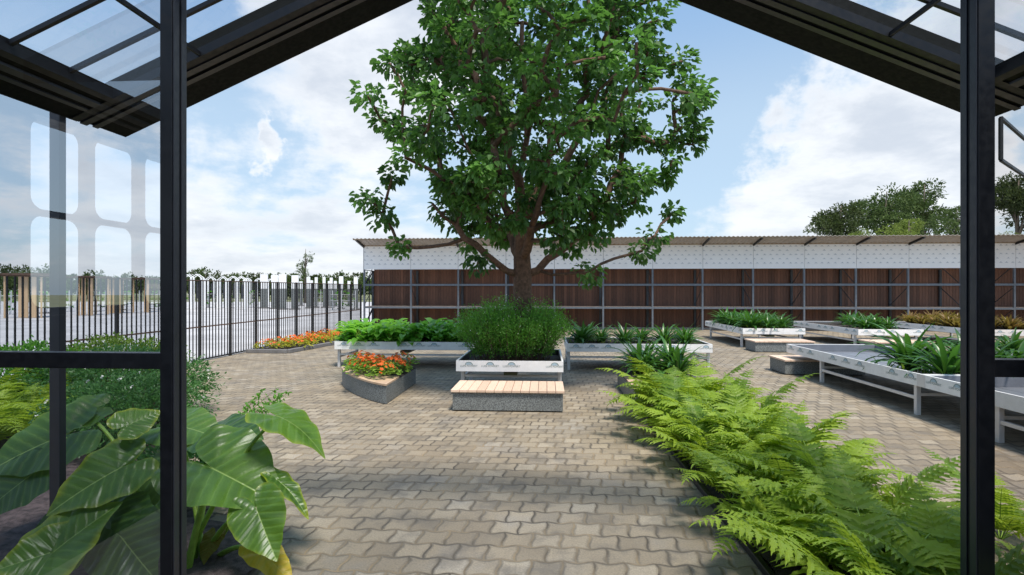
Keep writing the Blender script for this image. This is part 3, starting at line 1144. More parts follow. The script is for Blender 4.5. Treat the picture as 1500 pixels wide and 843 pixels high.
# ------------------------------------------------------------------ benches and quarter-round planters
def make_bench(label):
    t = thing('stone_bench', label, 'bench')
    mb = MB()
    mb.box(.03, 2.02, .04, 1.0, .02, .345)
    mb.build('base', M['granite'], t, bevel=.006)
    mb = MB()
    mb.box(.08, 1.97, .09, .95, 0, .018)
    mb.build('plinth', M['black'], t)
    mb = MB()
    n = 13
    w = 2.05 / n
    for k in range(n):
        mb.box(k * w + .004, (k + 1) * w - .004, 0, 1.04, .348, .392, 0, (random.random(), 0, 0))
    mb.build('seat', M['seat_wood'], t, bevel=.004)
    return t


b0 = make_bench('granite bench with pale slatted top standing below the tree')
b0.location = (-1.72, 9.72, 0)
copy_tree(b0, (6.12, 14.40, 0), label='granite bench reaching under the end of the half empty table')
copy_tree(b0, (7.30, 19.55, 0), label='granite bench before the table of bushy strap plants')
copy_tree(b0, (11.30, 19.45, 0), label='granite bench before the table with a bare corner')
copy_tree(b0, (15.75, 19.5, 0), label='granite bench before the table of red tinged bushes')


def quarter(label, cx, cy, rx, ry, sgn):
    t = thing('corner_planter', label, 'planter', (cx, cy, 0))
    def arc(k):
        return [(0, 0)] + [(sgn * rx * k * max(0, math.cos(R(a))) ** 1.6, -ry * k * max(0, math.sin(R(a))) ** 1.6) for a in range(0, 91, 5)]
    pts = arc(1.0)
    if sgn > 0:
        pts = pts[::-1]
    mb = MB()
    mb.prism(pts, .012, .355)
    mb.build('base', M['granite'], t)
    mb = MB()
    n = 26
    full = arc(1.0)[1:]
    for (x1, y1), (x2, y2) in zip(full, full[1:]):
        k = .62
        a = [(x1 * 1.008, y1 * 1.008), (x2 * 1.008, y2 * 1.008), (x2 * k + (0 if 1 else 0), y2 * k), (x1 * k, y1 * k)]
        vs = [Vector((x, y, z)) for z in (.357, .392) for x, y in a]
        mb.add(vs, [(0, 1, 5, 4), (1, 2, 6, 5), (2, 3, 7, 6), (3, 0, 4, 7), (4, 5, 6, 7)], 0, (random.random(), 0, 0))
    mb.build('timber_top', M['rim_wood'], t)
    mb = MB()
    pts2 = arc(.63)
    if sgn > 0:
        pts2 = pts2[::-1]
    mb.prism(pts2, .356, .374)
    mb.build('soil', M['soil'], t)
    return t


quarter('quarter round granite planter of orange flowers', -3.05, 12.58, 1.75, 2.33, -1)
quarter('quarter round granite planter holding strap leaved plants at the fern bed', 1.62, 12.5, 1.75, 2.28, 1)

# ------------------------------------------------------------------ ferns in the long bed
lab = 'bright green fern crowding the long narrow bed of dark soil'
grp = 'ferns in the long bed'
fern = Spots([make_fern('fern', lab, .98, 11, tone=(.25, 1)), make_fern('fern', lab, .86, 10, tone=(-.15, .5)), make_fern('fern', lab, 1.04, 11, tone=(0, .8)), make_fern('fern', lab, .92, 11, tone=(.4, 1.1))])
i = 0
y = 3.72
while y < 9.9:
    for x in (1.96, 2.78) if i % 2 else (2.22, 2.62):
        fern.put(i + int(x * 10), (x + random.uniform(-.1, .1), y + random.uniform(-.12, .12), .05), random.uniform(0, 6.28),
                 random.uniform(.92, 1.15) * (1.0 + .05 * max(0, y - 6)), lab, grp)
    i += 1
    y += .40
lab2 = 'yellow green fern at the fence end of the shrub bed'
for p, s in (((-8.3, 8.0), 1.05), ((-7.7, 7.9), 1.0), ((-8.9, 8.3), 1.1), ((-7.2, 7.1), 1.05), ((-7.9, 7.2), 1.15), ((-9.3, 8.9), 1.1)):
    fern.put(i, (p[0], p[1], .05), random.uniform(0, 6), s * 1.25, lab2, 'ferns in the shrub bed')
    i += 1
fern.put(i, (3.95, 5.0, .03), 1.3, .8, 'small bright fern just outside the clear glass pane', None)

# ------------------------------------------------------------------ strap plants, crops, crotons
lab = 'dark strap leaved plant with arching leaves'
strap = Spots([make_strap('strap_plant', lab, 'plant', 54, .92, .085, 'strap', low=26),
               make_strap('strap_plant', lab, 'plant', 46, .80, .080, 'strap', low=30),
               make_strap('strap_plant', lab, 'plant', 50, .86, .075, 'strap', low=36)])
i = 0


def straps(pts, z, lab, grp, s0=1.0):
    global i
    for x, y in pts:
        strap.put(i, (x, y, z), random.uniform(0, 6.28), s0 * random.uniform(.85, 1.12), lab, grp)
        i += 1


straps([(7.35, 11.5), (7.75, 11.0), (8.3, 11.3), (7.9, 10.35), (8.45, 10.4), (7.2, 10.25)], .57,
       'arching strap leaved plant at the planted end of the half empty table', 'strap plants of the half empty table', 1.2)
straps([(1.0, 15.5), (1.6, 15.9), (2.2, 15.4), (2.75, 16.0), (3.3, 15.5), (3.85, 15.3), (4.0, 16.1), (1.2, 16.3)], .66,
       'strap leaved plant on the table behind the bush', 'strap plants behind the bush', .86)
straps([(2.15, 11.9), (2.75, 12.2), (2.1, 12.35), (2.75, 11.55)], .38,
       'dark strap leaved plant standing in the quarter round planter', 'strap plants in the quarter round planter', 1.15)
straps([(7.85 + .6 * (k % 3) + random.uniform(-.15, .15), 21.5 + .68 * (k // 3) + random.uniform(-.15, .15)) for k in range(18)], .66,
       'bushy strap plant on the fully planted table near the shed', 'strap plants of the full table', .95)
straps([(12.6, 21.6), (13.2, 21.9), (12.5, 22.8), (13.2, 23.2), (12.9, 24.2), (13.35, 24.8), (12.1, 21.4)], .66,
       'strap plant on the table with a bare far corner', 'strap plants of the bare cornered table', .9)
straps([(11.4, 12.8), (11.9, 13.6), (11.1, 13.7), (12.2, 12.4)], .57, 'strap plant on the table seen through the glass', 'strap plants seen through the glass', .9)

lab = 'broad leaved green crop plant overflowing its white tray'
veg = Spots([make_veg('crop_plant', lab), make_veg('crop_plant', lab), make_veg('crop_plant', lab)])
k = 0
for r in range(4):
    for q in range(9):
        veg.put(k, (-5.65 + q * .42 + random.uniform(-.1, .1), 15.2 + r * .46 + random.uniform(-.08, .08), .66), random.uniform(0, 6.28),
                random.uniform(1.0, 1.5), lab, 'crops on the leafy table')
        k += 1

lab = 'red tinged bushy plant on the table before the shed'
cro = Spots([make_strap('tinged_plant', lab, 'plant', 60, .55, .085, 'croton', (.5, 1.5), (.3, 1.0)),
             make_strap('tinged_plant', lab, 'plant', 56, .48, .085, 'croton', (.5, 1.5), (.3, 1.1))])
for k in range(24):
    cro.put(k, (16.1 + .52 * (k % 4) + random.uniform(-.1, .1), 21.35 + .78 * (k // 4) + random.uniform(-.2, .2), .66), random.uniform(0, 6.28),
            random.uniform(.95, 1.3), lab, 'red tinged plants')

lab = 'orange flowering plant in the quarter round planter'
fl = Spots([make_flower('flower_plant', lab, 'flower_leaf', 120, 26, .32, .34), make_flower('flower_plant', lab, 'flower_leaf', 110, 22, .30, .32)])
for k, (x, y) in enumerate([(-3.35, 11.0), (-3.3, 11.45), (-3.7, 11.35), (-3.35, 11.95), (-3.8, 11.8), (-4.15, 12.0), (-3.3, 12.35), (-3.8, 12.3), (-4.3, 12.4), (-3.28, 11.75), (-4.0, 11.5)]):
    fl.put(k, (x, y, .37), random.uniform(0, 6), random.uniform(.92, 1.14), lab, 'flowers in the quarter round planter')
lab = 'orange flowering plant with lime leaves in the bed along the fence'
fl = Spots([make_flower('flower_plant', lab, 'flower_lime', 90, 22, .36, .30), make_flower('flower_plant', lab, 'flower_lime', 90, 18, .36, .28)])
for k in range(22):
    yy = 18.85 + k * .262
    fl.put(k, (-9.95 + (k % 3) * .45 + max(0, (yy - 19) * .06), yy, .08), random.uniform(0, 6), random.uniform(.95, 1.25), lab, 'flowers along the fence')


# ------------------------------------------------------------------ the tree in the tray
def grow_tree(targets, base, fork_z, r_tip=.006, r_max=.2, lean=Vector((0, 0, 0))):
    """Branches: every target grows from the nearest point of the tree grown so far."""
    nodes = []      # [pos, parent, radius^p]
    p = Vector(base)
    par = -1
    for k in range(7):
        q = p + lean * (k / 6) + Vector((random.uniform(-.03, .03), random.uniform(-.03, .03), (fork_z - base[2]) * k / 6))
        nodes.append([Vector((q.x, q.y, base[2] + (fork_z - base[2]) * k / 6)), par])
        par = len(nodes) - 1
    fork = nodes[-1][0]
    # a leader continues up the middle
    top = max(t.z for t in targets)
    for k in range(1, 7):
        nodes.append([fork + Vector((random.uniform(-.12, .12), random.uniform(-.12, .12), (top - fork.z) * .82 * k / 6)), len(nodes) - 1])
    for k, (z0, az, reach, rise) in enumerate(((2.5, 200, 2.0, 1.5), (2.7, 20, 2.1, 1.9), (2.9, 110, 1.9, 2.2), (3.1, 290, 1.9, 2.1),
                                               (3.4, 160, 1.7, 2.4), (3.7, 340, 1.8, 2.6), (4.0, 60, 1.5, 2.4), (4.3, 245, 1.6, 2.5))):
        par = min(range(len(nodes)), key=lambda i: abs(nodes[i][0].z - z0) + (0 if i < 13 else 99))
        q = nodes[par][0].copy()
        for j in range(1, 9):
            u = j / 8
            rr = reach * (u ** .9)
            w = q + Vector((math.cos(R(az)) * rr, math.sin(R(az)) * rr, rise * u ** 1.25)) + rnd_unit() * .05
            nodes.append([w, par])
            par = len(nodes) - 1
    ends = []
    for t in sorted(targets, key=lambda q: (q - fork).length):
        best, bd = None, 1e9
        for i, (q, pr) in enumerate(nodes):
            if i < 7:
                continue
            v = t - q
            L = v.length
            cost = L * (1.0 + .35 * max(0, -(v.z / (L + 1e-6)))) + .18 * (q - fork).length * .5
            if q.z > t.z + .2:
                cost += .6
            if cost < bd:
                bd, best = cost, i
        q = nodes[best][0]
        n = max(2, int((t - q).length / .32))
        par = best
        for k in range(1, n + 1):
            s = k / n
            w = q.lerp(t, s) + Vector((0, 0, .12 * math.sin(math.pi * s) * (t - q).length * (-.5 if t.z < q.z else .6))) + rnd_unit() * .035
            if k == n:
                w = t.copy()
            nodes.append([w, par])
            par = len(nodes) - 1
        ends.append(par)
    kids = {}
    for i, (q, pr) in enumerate(nodes):
        kids.setdefault(pr, []).append(i)
    area = [0.0] * len(nodes)
    for i in range(len(nodes) - 1, -1, -1):
        if not kids.get(i):
            area[i] = r_tip ** 2.7
        if nodes[i][1] >= 0:
            area[nodes[i][1]] += area[i]
    rad = [a ** (1 / 2.7) for a in area]
    sc = r_max / rad[0]
    rad = [max(r_tip * .8, r * sc) for r in rad]
    mb = MB()

    def run(i):
        stack = [(nodes[i][1], i)]
        while stack:
            pr, j = stack.pop()
            pts, rr = ([nodes[pr][0]], [min(rad[pr], rad[j] * 1.15)]) if pr >= 0 else ([], [])
            while True:
                pts.append(nodes[j][0])
                rr.append(rad[j])
                ks = sorted(kids.get(j, []), key=lambda q: -rad[q])
                if not ks:
                    break
                for o in ks[1:]:
                    stack.append((j, o))
                j = ks[0]
            if len(pts) > 1:
                n = 10 if rr[0] > .08 else (6 if rr[0] > .02 else 4)
                mb.tube(pts, rr, n)
    run(0)
    return mb


TB = Vector((-.52, 12.22, .6))
targets = []
prof = [(2.9, .4), (3.3, 1.4), (3.9, 2.15), (4.8, 2.75), (5.6, 3.05), (6.6, 3.25), (7.4, 3.2), (8.2, 2.8), (8.9, 2.3), (9.5, 1.4)]


def crown_r(z):
    for (a, ra), (b, rb) in zip(prof, prof[1:]):
        if a <= z <= b:
            return ra + (rb - ra) * (z - a) / (b - a)
    return 0


random.seed(21)
while len(targets) < 350:
    z = random.uniform(3.0, 9.45)
    a = random.uniform(0, 2 * math.pi)
    rr = crown_r(z) * (1 + .16 * math.sin(3 * a + z * 1.7) + .10 * math.sin(5 * a - z * 2.3))
    r = rr * (random.random() ** .42)
    x, y = math.cos(a) * r, math.sin(a) * r
    if z < 3.9 and r < 1.2:
        continue
    p = Vector((-.28 + x, 12.2 + y * .95, z))
    if all((p - q).length > .31 for q in targets):
        targets.append(p)
for px, py, dd in ((540, 292, 12.0), (560, 316, 12.1), (585, 190, 12.3), (575, 258, 12.0), (612, 135, 12.4), (585, 362, 12.2), (1022, 140, 12.4), (1020, 190, 12.2),
                   (985, 235, 12.0), (985, 312, 12.6), (650, 50, 12.2), (1000, 90, 12.3), (860, 400, 11.6), (700, 385, 11.6), (965, 30, 12.2), (1005, 120, 12.2), (1010, 160, 12.5), (1000, 185, 12.0), (1018, 150, 11.9), (1015, 212, 12.4), (985, 150, 12.3), (990, 205, 12.6), (975, 262, 12.2), (960, 345, 12.0), (940, 368, 11.8)):
    targets.append(at(px, py, dd))
tree = thing('broadleaf_tree', 'large leafy tree rising out of the central white tray', 'tree', tuple(TB))
tb = grow_tree(targets, TB, 2.9, .008, .205)
tb.v = [p - TB for p in tb.v]
# flare at the foot of the trunk
for k, p in enumerate(tb.v):
    if p.z < .7:
        f = 1 + .35 * (1 - p.z / .7) ** 2
        tb.v[k] = Vector((p.x * f, p.y * f, p.z))
tb.build('trunk', M['bark'], tree, True)
cr = MB()
for p in targets:
    n = random.randint(56, 100)
    out = (p - Vector((-.28, 12.2, 5.6))).normalized()
    tb0 = random.uniform(-.15, .75)
    rad = random.uniform(.22, .38)
    for k in range(n):
        o = rnd_unit() * rad * random.random() ** .4
        o.z *= .8
        q = p + o - TB
        d = o.normalized() * .7 + out * .35 + Vector((0, 0, -.25)) + rnd_unit() * .6
        L = random.uniform(.10, .185)
        add_leaf(cr, q, d, Vector((0, 0, 1)) + rnd_unit() * .6, L, L * random.uniform(.66, .84), .18, tb0 + random.uniform(0, .5), droop=.2)
cr.build('crown', M['tree_leaf'], tree)

# the feathery bush round its foot
random.seed(5)
bush = thing('feathery_bush', 'dense fine leaved green bush around the trunk in the central tray', 'bush', (-.75, 12.2, .62))
mb, st = MB(), MB()
for k in range(900):
    a, r = random.uniform(0, 6.28), math.sqrt(random.random())
    bx, by = math.cos(a) * r * .98, math.sin(a) * r * .88
    top = Vector((bx * 1.38 + random.uniform(-.1, .1), by * 1.25 + random.uniform(-.1, .1), (1.46 - .55 * r ** 2.6) * random.uniform(.66, 1.0)))
    base = Vector((bx * .85, by * .85, 0))
    mid = base.lerp(top, .55) + Vector((bx * -.06, by * -.06, .08))
    if k % 3 == 0:
        st.tube([base, mid, top], [.006, .005, .002], 3)
    tb0 = random.uniform(0, .5)
    for j in range(40):
        t = 1 - .8 * random.random() ** 1.3
        q = base.lerp(mid, t / .55) if t < .55 else mid.lerp(top, (t - .55) / .45)
        q = q + rnd_unit() * random.uniform(.02, .11 + .10 * t)
        add_leaf(mb, q, rnd_unit() + Vector((0, 0, .5)), rnd_unit(), random.uniform(.034, .062), random.uniform(.014, .024), .1, tb0 + random.uniform(0, .5))
mb.build('foliage', M['bush_leaf'], bush)
st.build('stem', M['stem_brown'], bush)
fb = MB()
for k in range(260):
    a, r = random.uniform(0, 6.28), math.sqrt(random.random())
    p = Vector((math.cos(a) * r * 1.32, math.sin(a) * r * 1.1, (1.44 - .62 * r ** 2.4) * random.uniform(.75, 1.02)))
    add_leaf(fb, p, rnd_unit() + Vector((0, -.6, .4)), rnd_unit(), .022, .02, .1, random.random())
fb.build('blossom', M['white_petal'], bush)


# ------------------------------------------------------------------ shrubs in the left bed
def shrub(label, loc, rad, n, L, mat, petals=0, stems=30):
    t = thing('shrub', label, 'shrub', loc)
    mb, st = MB(), MB()
    for k in range(stems):
        a, r = random.uniform(0, 6.28), math.sqrt(random.random())
        top = Vector((math.cos(a) * r * rad[0] * .9, math.sin(a) * r * rad[1] * .9, rad[2] * (1.8 - .8 * r * r) * random.uniform(.75, 1.0)))
        st.tube([top * .1 * Vector((1, 1, 0)).length if False else Vector((top.x * .3, top.y * .3, 0)), top * .6, top], [.009, .006, .003], 4)
    add_cloud_leaves(mb, n, (0, 0, rad[2]), rad, L, zmin=-.85, spread=.22, per=16)
    mb.build('foliage', M[mat], t)
    st.build('stem', M['stem_brown'], t)
    if petals:
        fb = MB()
        for k in range(petals):
            p = rnd_unit()
            if p.z < -.3:
                continue
            p = Vector((p.x * rad[0], p.y * rad[1], rad[2] + p.z * rad[2])) * 1.0
            for q in range(4):
                add_leaf(fb, p, rnd_unit() + Vector((0, -.4, .5)), rnd_unit(), .035, .03, .1, random.random())
        fb.build('blossom', M['white_petal'], t)
    return t


random.seed(11)
shrub('broad dark green shrub with a few white blossoms behind the elephant ears', (-5.75, 7.15, .03), (1.0, .9, .50), 9000, .055, 'bush_teal', 60)
shrub('loose bluish green shrub beside the pavement edge', (-7.3, 9.0, .03), (1.5, 1.1, .58), 10000, .06, 'bush_teal', 18)
shrub('olive green shrub at the far corner of the shrub bed', (-8.7, 10.6, .03), (1.3, 1.1, .60), 8000, .07, 'lime')
shrub('dark shrub close to the black fence', (-9.3, 9.0, .03), (1.0, 1.1, .62), 7000, .07, 'bush_leaf')
shrub('low shrub in shade under the big leaves', (-3.6, 5.35, .03), (.7, .5, .30), 1600, .07, 'bush_teal')
# loose sprigs over the pavement
sp = thing('trailing_shrub', 'thin leafy sprigs leaning over the paving behind the big leaves', 'shrub', (-3.9, 6.4, .03))
mb, st = MB(), MB()
for k in range(16):
    a = random.uniform(-.9, 1.6)
    L = random.uniform(.6, 1.05)
    pts = [Vector((0, 0, 0)), Vector((math.cos(a) * L * .3, math.sin(a) * L * .3, L * .62)), Vector((math.cos(a) * L * .75, math.sin(a) * L * .7, L * .88))]
    st.tube(pts, [.006, .004, .002], 4)
    for j in range(46):
        t = random.uniform(.2, 1)
        q = pts[0].lerp(pts[1], t * 2) if t < .5 else pts[1].lerp(pts[2], t * 2 - 1)
        add_leaf(mb, q + rnd_unit() * .03, rnd_unit() + Vector((0, 0, .3)), rnd_unit(), random.uniform(.04, .07), .03, .1, random.random())
mb.build('foliage', M['bush_leaf'], sp)
st.build('stem', M['stem_brown'], sp)


# ------------------------------------------------------------------ elephant ears
KEY = [(0, 1.0), (12, .80), (30, .66), (55, .57), (80, .545), (105, .56), (130, .60), (150, .58), (164, .48), (173, .28), (180, .05)]


def heart(deg):
    deg = abs(deg)
    for (a, ra), (b, rb) in zip(KEY, KEY[1:]):
        if a <= deg <= b:
            s = (deg - a) / (b - a)
            return ra + (rb - ra) * (s * s * (3 - 2 * s) * .4 + s * .6)
    return .05


def ear_leaf(mb, P, T, nrm, wf=1.0, cup=.15, droop=.25, tint=.4, rim=.6, wav=.03):
    P, T, nrm = Vector(P), Vector(T), Vector(nrm)
    ax = T - P
    L = ax.length
    ax.normalize()
    sd = nrm.cross(ax).normalized()
    n = ax.cross(sd).normalized()
    veins = [0, 18, 38, 62, 88, 115, 140, 158]
    angs = set()
    for v in veins:
        for s in (1, -1):
            for e in (-1.3, 0, 1.3):
                angs.add(round(s * v + e, 2))
    for a, b in zip(veins, veins[1:] + [179]):
        for s in (1, -1):
            for q in (.3, .5, .7):
                angs.add(round(s * (a + (b - a) * q), 2))
    angs |= {-179.0, 179.0, -174, 174, -168, 168}
    angs = sorted(a for a in angs if -179 <= a <= 179)
    rings = [.0, .12, .25, .40, .55, .70, .85, .95, 1.0]
    ph = random.uniform(0, 6)
    vs, cs, fs = [], [], []
    for a in angs:
        hr = heart(a)
        dv = min(abs(abs(a) - v) for v in veins)
        for q in rings:
            r = q * hr
            x, y = math.cos(R(a)) * r, math.sin(R(a)) * r * wf
            z = cup * abs(y) * (1 - .8 * abs(y)) - droop * (x * x if x > 0 else .6 * x * x) - .25 * droop * y * y
            z += wav * q * q * math.sin(R(a) * 8 + ph)
            vs.append(P + (ax * x + sd * y + n * z) * L)
            tn = tint + .25 * (q - .5) * rim
            cs.append((max(0, min(1, tn)), x * .5 + .5, abs(y), rim * max(0, (q - .55) / .45)))
    m = len(rings)
    for i in range(len(angs) - 1):
        for j in range(m - 1):
            fs.append((i * m + j, i * m + j + 1, (i + 1) * m + j + 1, (i + 1) * m + j))
    mb.add(vs, fs, 0, cs)


random.seed(3)
#       attach(px,py,d)    tip(px,py,d)       normal              wf   cup  droop tint rim  mat
EARS = [((314, 688, 4.22), (411, 736, 4.05), (.16, -.50, .84), 1.08, .42, .10, .45, .6, 'ear'),
        ((378, 752, 3.95), (404, 822, 3.75), (.15, -.85, .45), .95, .20, .05, .35, .7, 'ear'),
        ((412, 612, 4.35), (486, 644, 4.30), (-.02, -.12, .99), .95, .05, .38, .75, .8, 'ear'),
        ((322, 634, 4.75), (380, 632, 4.55), (.05, -.42, .9), 1.0, .10, .15, .0, .4, 'ear'),
        ((412, 708, 4.2), (458, 749, 4.1), (.55, -.25, .6), .50, .25, .25, .3, 1.0, 'ear'),
        ((258, 624, 4.9), (325, 634, 4.75), (.0, -.40, .92), .95, .1, .2, .55, .6, 'ear'),
        ((385, 812, 4.1), (432, 850, 3.95), (.1, -.3, .9), .65, .2, .2, .6, .3, 'ear_yellow'),
        ((312, 790, 4.35), (296, 826, 4.2), (-.1, -.75, .6), .9, .1, .1, .5, .3, 'ear_brown'),
        ((82, 806, 3.95), (176, 732, 4.20), (-.18, -.80, .60), 1.15, .25, .05, .62, .9, 'ear'),
        ((80, 808, 3.95), (-18, 838, 3.75), (.08, -.78, .62), 1.05, .22, .05, .62, .9, 'ear'),
        ((172, 688, 4.35), (60, 748, 4.05), (.08, -.74, .68), 1.00, .12, .15, .36, .8, 'ear'),
        ((88, 640, 4.75), (-40, 690, 4.45), (.0, -.70, .75), 1.10, .1, .15, .20, .6, 'ear'),
        ((118, 606, 5.0), (20, 640, 4.75), (.0, -.55, .85), .9, .1, .2, .40, .6, 'ear'),
        ((190, 622, 4.55), (236, 600, 4.75), (.15, -.75, .6), 1.2, .15, .1, .60, .9, 'ear'),
        ((180, 790, 4.15), (225, 850, 3.95), (.1, -.8, .6), 1.1, .1, .1, .05, .2, 'ear'),
        ((160, 745, 4.4), (120, 800, 4.2), (.0, -.8, .6), 1.1, .1, .1, .15, .2, 'ear'),
        ((40, 700, 4.5), (-40, 760, 4.3), (.0, -.8, .6), 1.1, .1, .1, .05, .2, 'ear'),
        ((215, 760, 4.25), (180, 840, 4.05), (.1, -.8, .6), 1.2, .1, .1, .0, .2, 'ear'),
        ((120, 770, 4.5), (160, 850, 4.3), (.1, -.8, .6), 1.2, .1, .1, .0, .2, 'ear'),
        ((225, 700, 4.6), (250, 760, 4.4), (.0, -.8, .6), 1.0, .1, .1, .1, .2, 'ear')]
ROOTS = [(-2.75, 4.25, .03), (-3.3, 4.35, .03)]
plants = [thing('elephant_ear_plant', 'elephant ear plant leaning out past the dark post onto the paving', 'plant', ROOTS[0]),
          thing('elephant_ear_plant', 'elephant ear plant with huge heart leaves behind the reflecting pane', 'plant', ROOTS[1])]
for k, (A, T, nrm, wf, cup, droop, tint, rim, mt) in enumerate(EARS):
    w = 0 if k < 8 else 1
    root = Vector(ROOTS[w])
    P, Q = at(*A), at(*T)
    mb = MB()
    ear_leaf(mb, P - root, Q - root, nrm, wf, cup, droop, tint, rim)
    lf = mb.build('leaf', M[mt], plants[w], True)
    if mt == 'ear_yellow':
        lf['label'] = 'yellowed drooping leaf'
    if mt == 'ear_brown':
        lf['label'] = 'withered brown yellow leaf'
    st = MB()
    b = Vector((random.uniform(-.12, .12), random.uniform(-.12, .12), 0)) if k else at(258, 930, 4.2) - root
    e = P - root + Vector(nrm).normalized() * -.012
    m1 = b.lerp(e, .4) + Vector((0, 0, .16 * (e - b).length))
    m2 = b.lerp(e, .78) + Vector((0, 0, .16 * (e - b).length))
    pts = [b, m1, m2, e]
    fine = []
    for s in range(13):
        t = s / 12
        fine.append(b * (1 - t) ** 3 + m1 * 3 * t * (1 - t) ** 2 + m2 * 3 * t * t * (1 - t) + e * t ** 3)
    r0 = .036 if k == 0 else .024
    st.tube(fine, [r0 - (r0 - .012) * s / 12 for s in range(13)], 8)
    st.build('stalk', M['stem'], lf, True)


# ------------------------------------------------------------------ trees far off
def far_tree(name, label, px, d, top_py, wpx, mat, n=900, base_z=0.0, group=None, squash=1.0, bare=.25, lsz=None, lobes=9):
    top = at(px, top_py, d)
    base = Vector((top.x, top.y, base_z))
    H = top.z - base_z
    rad = wpx / 797.0 * d / 2
    t = thing(name, label, 'tree', tuple(base), 0, group)
    tr = MB()
    tr.tube([(0, 0, -.05), (rad * .03, 0, H * .3), (0, 0, H * .62), (rad * .05, 0, H * .9)], [H * .024, H * .018, H * .011, H * .003], 7)
    cb = MB()
    zr_ = min(H * (1 - bare) / 2, rad * 1.05) * squash
    zc = H - zr_
    for k in range(lobes):
        a = k * 2.4 + random.uniform(-.3, .3)
        rr = random.uniform(.25, .68)
        zz = -.66 + 1.34 * (k * .618 % 1)
        c = Vector((math.cos(a) * rad * rr * math.sqrt(1 - zz * zz), math.sin(a) * rad * rr * .8, zc + zz * zr_ * .72))
        lr = min(rad * random.uniform(.38, .54), zr_ * random.uniform(.5, .72))
        tr.tube([(0, 0, max(H * .2, c.z - lr * 2)), (c.x * .5, c.y * .5, c.z - lr * .6), tuple(c)], [H * .007, H * .004, H * .001], 5)
        add_cloud_leaves(cb, n // lobes, tuple(c), (lr, lr, lr * .72), lsz or rad * .085, inner=.2, spread=.34, per=9)
    tr.build('trunk', M['bark_grey'], t, True)
    cb.build('crown', M[mat], t)
    return t


random.seed(17)
far_tree('dense_tree', 'dark rounded tree with dense crown at the end of the tree group over the shed', 1230, 62, 284, 88, 'far_dark', 6500, bare=.1, lobes=15)
far_tree('tall_tree', 'tall spreading tree with gaps in its crown over the shed', 1296, 66, 262, 108, 'far_leaf', 6000, bare=.3, lobes=14)
far_tree('tall_tree', 'tallest flat topped tree of the group over the shed', 1352, 70, 250, 98, 'far_leaf', 5200, bare=.35, lobes=13)
far_tree('young_tree', 'lime green young tree peeping over the shed roof', 1330, 55, 308, 70, 'far_lime', 3200, bare=.2, lobes=9)
far_tree('young_tree', 'small lime tree just clearing the shed roof', 1262, 54, 328, 44, 'far_lime', 2000, bare=.2, lobes=7)
far_tree('young_tree', 'mid green tree beside the dark post over the shed roof', 1400, 60, 290, 80, 'far_leaf', 3200, bare=.2, lobes=9)
far_tree('tall_tree', 'big brownish tree standing behind the clear glass pane', 1490, 62, 240, 96, 'far_dark', 7000, bare=.2, lobes=13)
far_tree('young_tree', 'lime shrub tree at the foot of the big tree behind glass', 1478, 55, 330, 50, 'far_lime', 2400, bare=.2, lobes=8)
far_tree('slender_tree', 'slender thinly leaved tree rising alone above the yard', 447, 88, 356, 34, 'far_leaf', 1300, bare=.28, lsz=.20, lobes=26, squash=2.0)
labf = 'low rounded green tree in the far tree belt beyond the yard'
spots = [(-60, 388, 60), (-15, 384, 56), (20, 387, 52), (48, 391, 46), (85, 401, 40), (128, 398, 36), (165, 400, 40), (206, 402, 40), (240, 400, 44), (280, 392, 44),
         (300, 398, 38), (330, 400, 36), (345, 397, 30), (370, 400, 36), (392, 402, 30), (420, 400, 34), (445, 402, 34), (466, 403, 34), (492, 399, 36), (517, 398, 38), (548, 400, 36), (600, 402, 50)]
for k, (px, py, wd) in enumerate(spots):
    far_tree('belt_tree', labf, px, 125 + 9 * ((k * 7) % 5), py - 2, wd * 1.9, ('far_leaf', 'far_dark', 'far_leaf')[k % 3], 2400, bare=.04, group='trees of the far belt', lsz=.62, lobes=16)


# ------------------------------------------------------------------ goods in the yard beyond the fence
def stand(label, px, d, wpx, top_py, group):
    p = at(px, 424.5, d)
    w = wpx / 797 * d
    zt = EYE + (424.5 - top_py) / 797 * d
    t = thing('display_stand', label, 'display stand', (p.x, p.y, 0), TH, group)
    mb = MB()
    mb.box(-w / 2, w / 2, 0, .12, EYE + .1, zt)
    mb.build('header_board', M['white'], t)
    mb = MB()
    mb.box(-w / 2, w / 2, .01, .11, .12, EYE + .098)
    mb.build('slab_panel', M['granite'], t)
    mb = MB()
    mb.box(-w / 2 - .1, w / 2 + .1, -.3, .42, 0, .12)
    mb.build('base', M['kerb'], t)
    return t


labw = 'white topped slab display stand among others beyond the fence'
for px, d, w, py in ((386.5, 64, 11, 402), (402, 62, 10, 403), (413.5, 60, 11, 402), (432, 60, 10, 403.5), (451.5, 64, 5, 406), (456, 70, 4, 411), (463, 66, 4, 406.5),
                     (474.5, 66, 4, 406), (485, 66, 4, 407), (482, 72, 3.4, 412), (491, 70, 4, 412), (499.5, 62, 6, 405), (511, 72, 4, 412), (521, 60, 5.5, 406.5), (440.5, 74, 4.4, 412.5)):
    stand(labw, px, d, w, py, 'slab display stands')


def hut(px, d, wpx, top_py):
    p = at(px, 424.5, d)
    w = wpx / 797 * d
    za = EYE + (424.5 - top_py) / 797 * d
    ze = za - w * .36
    t = thing('gabled_frame', 'small white gabled frame in the row of frames beyond the fence', 'garden frame', (p.x, p.y, 0), TH, 'white gabled frames')
    mb = MB()
    for y in (0, .5):
        mb.bar((-w / 2, y, ze), (0, y, za), .07, .07)
        mb.bar((w / 2, y, ze), (0, y, za), .07, .07)
        for s in (-1, 1):
            mb.bar((s * w / 2, y, 0), (s * w / 2, y, ze), .14, .14, up=(0, 1, 0))
    mb.bar((0, 0, za), (0, .5, za), .06, .06)
    mb.build('frame', M['white'], t)
    mb = MB()
    mb.box(-w / 2 + .3, w / 2 - .3, .56, .6, 1.2, ze - .5)
    mb.build('rear_panel', M['galv_dark'], t)
    return t


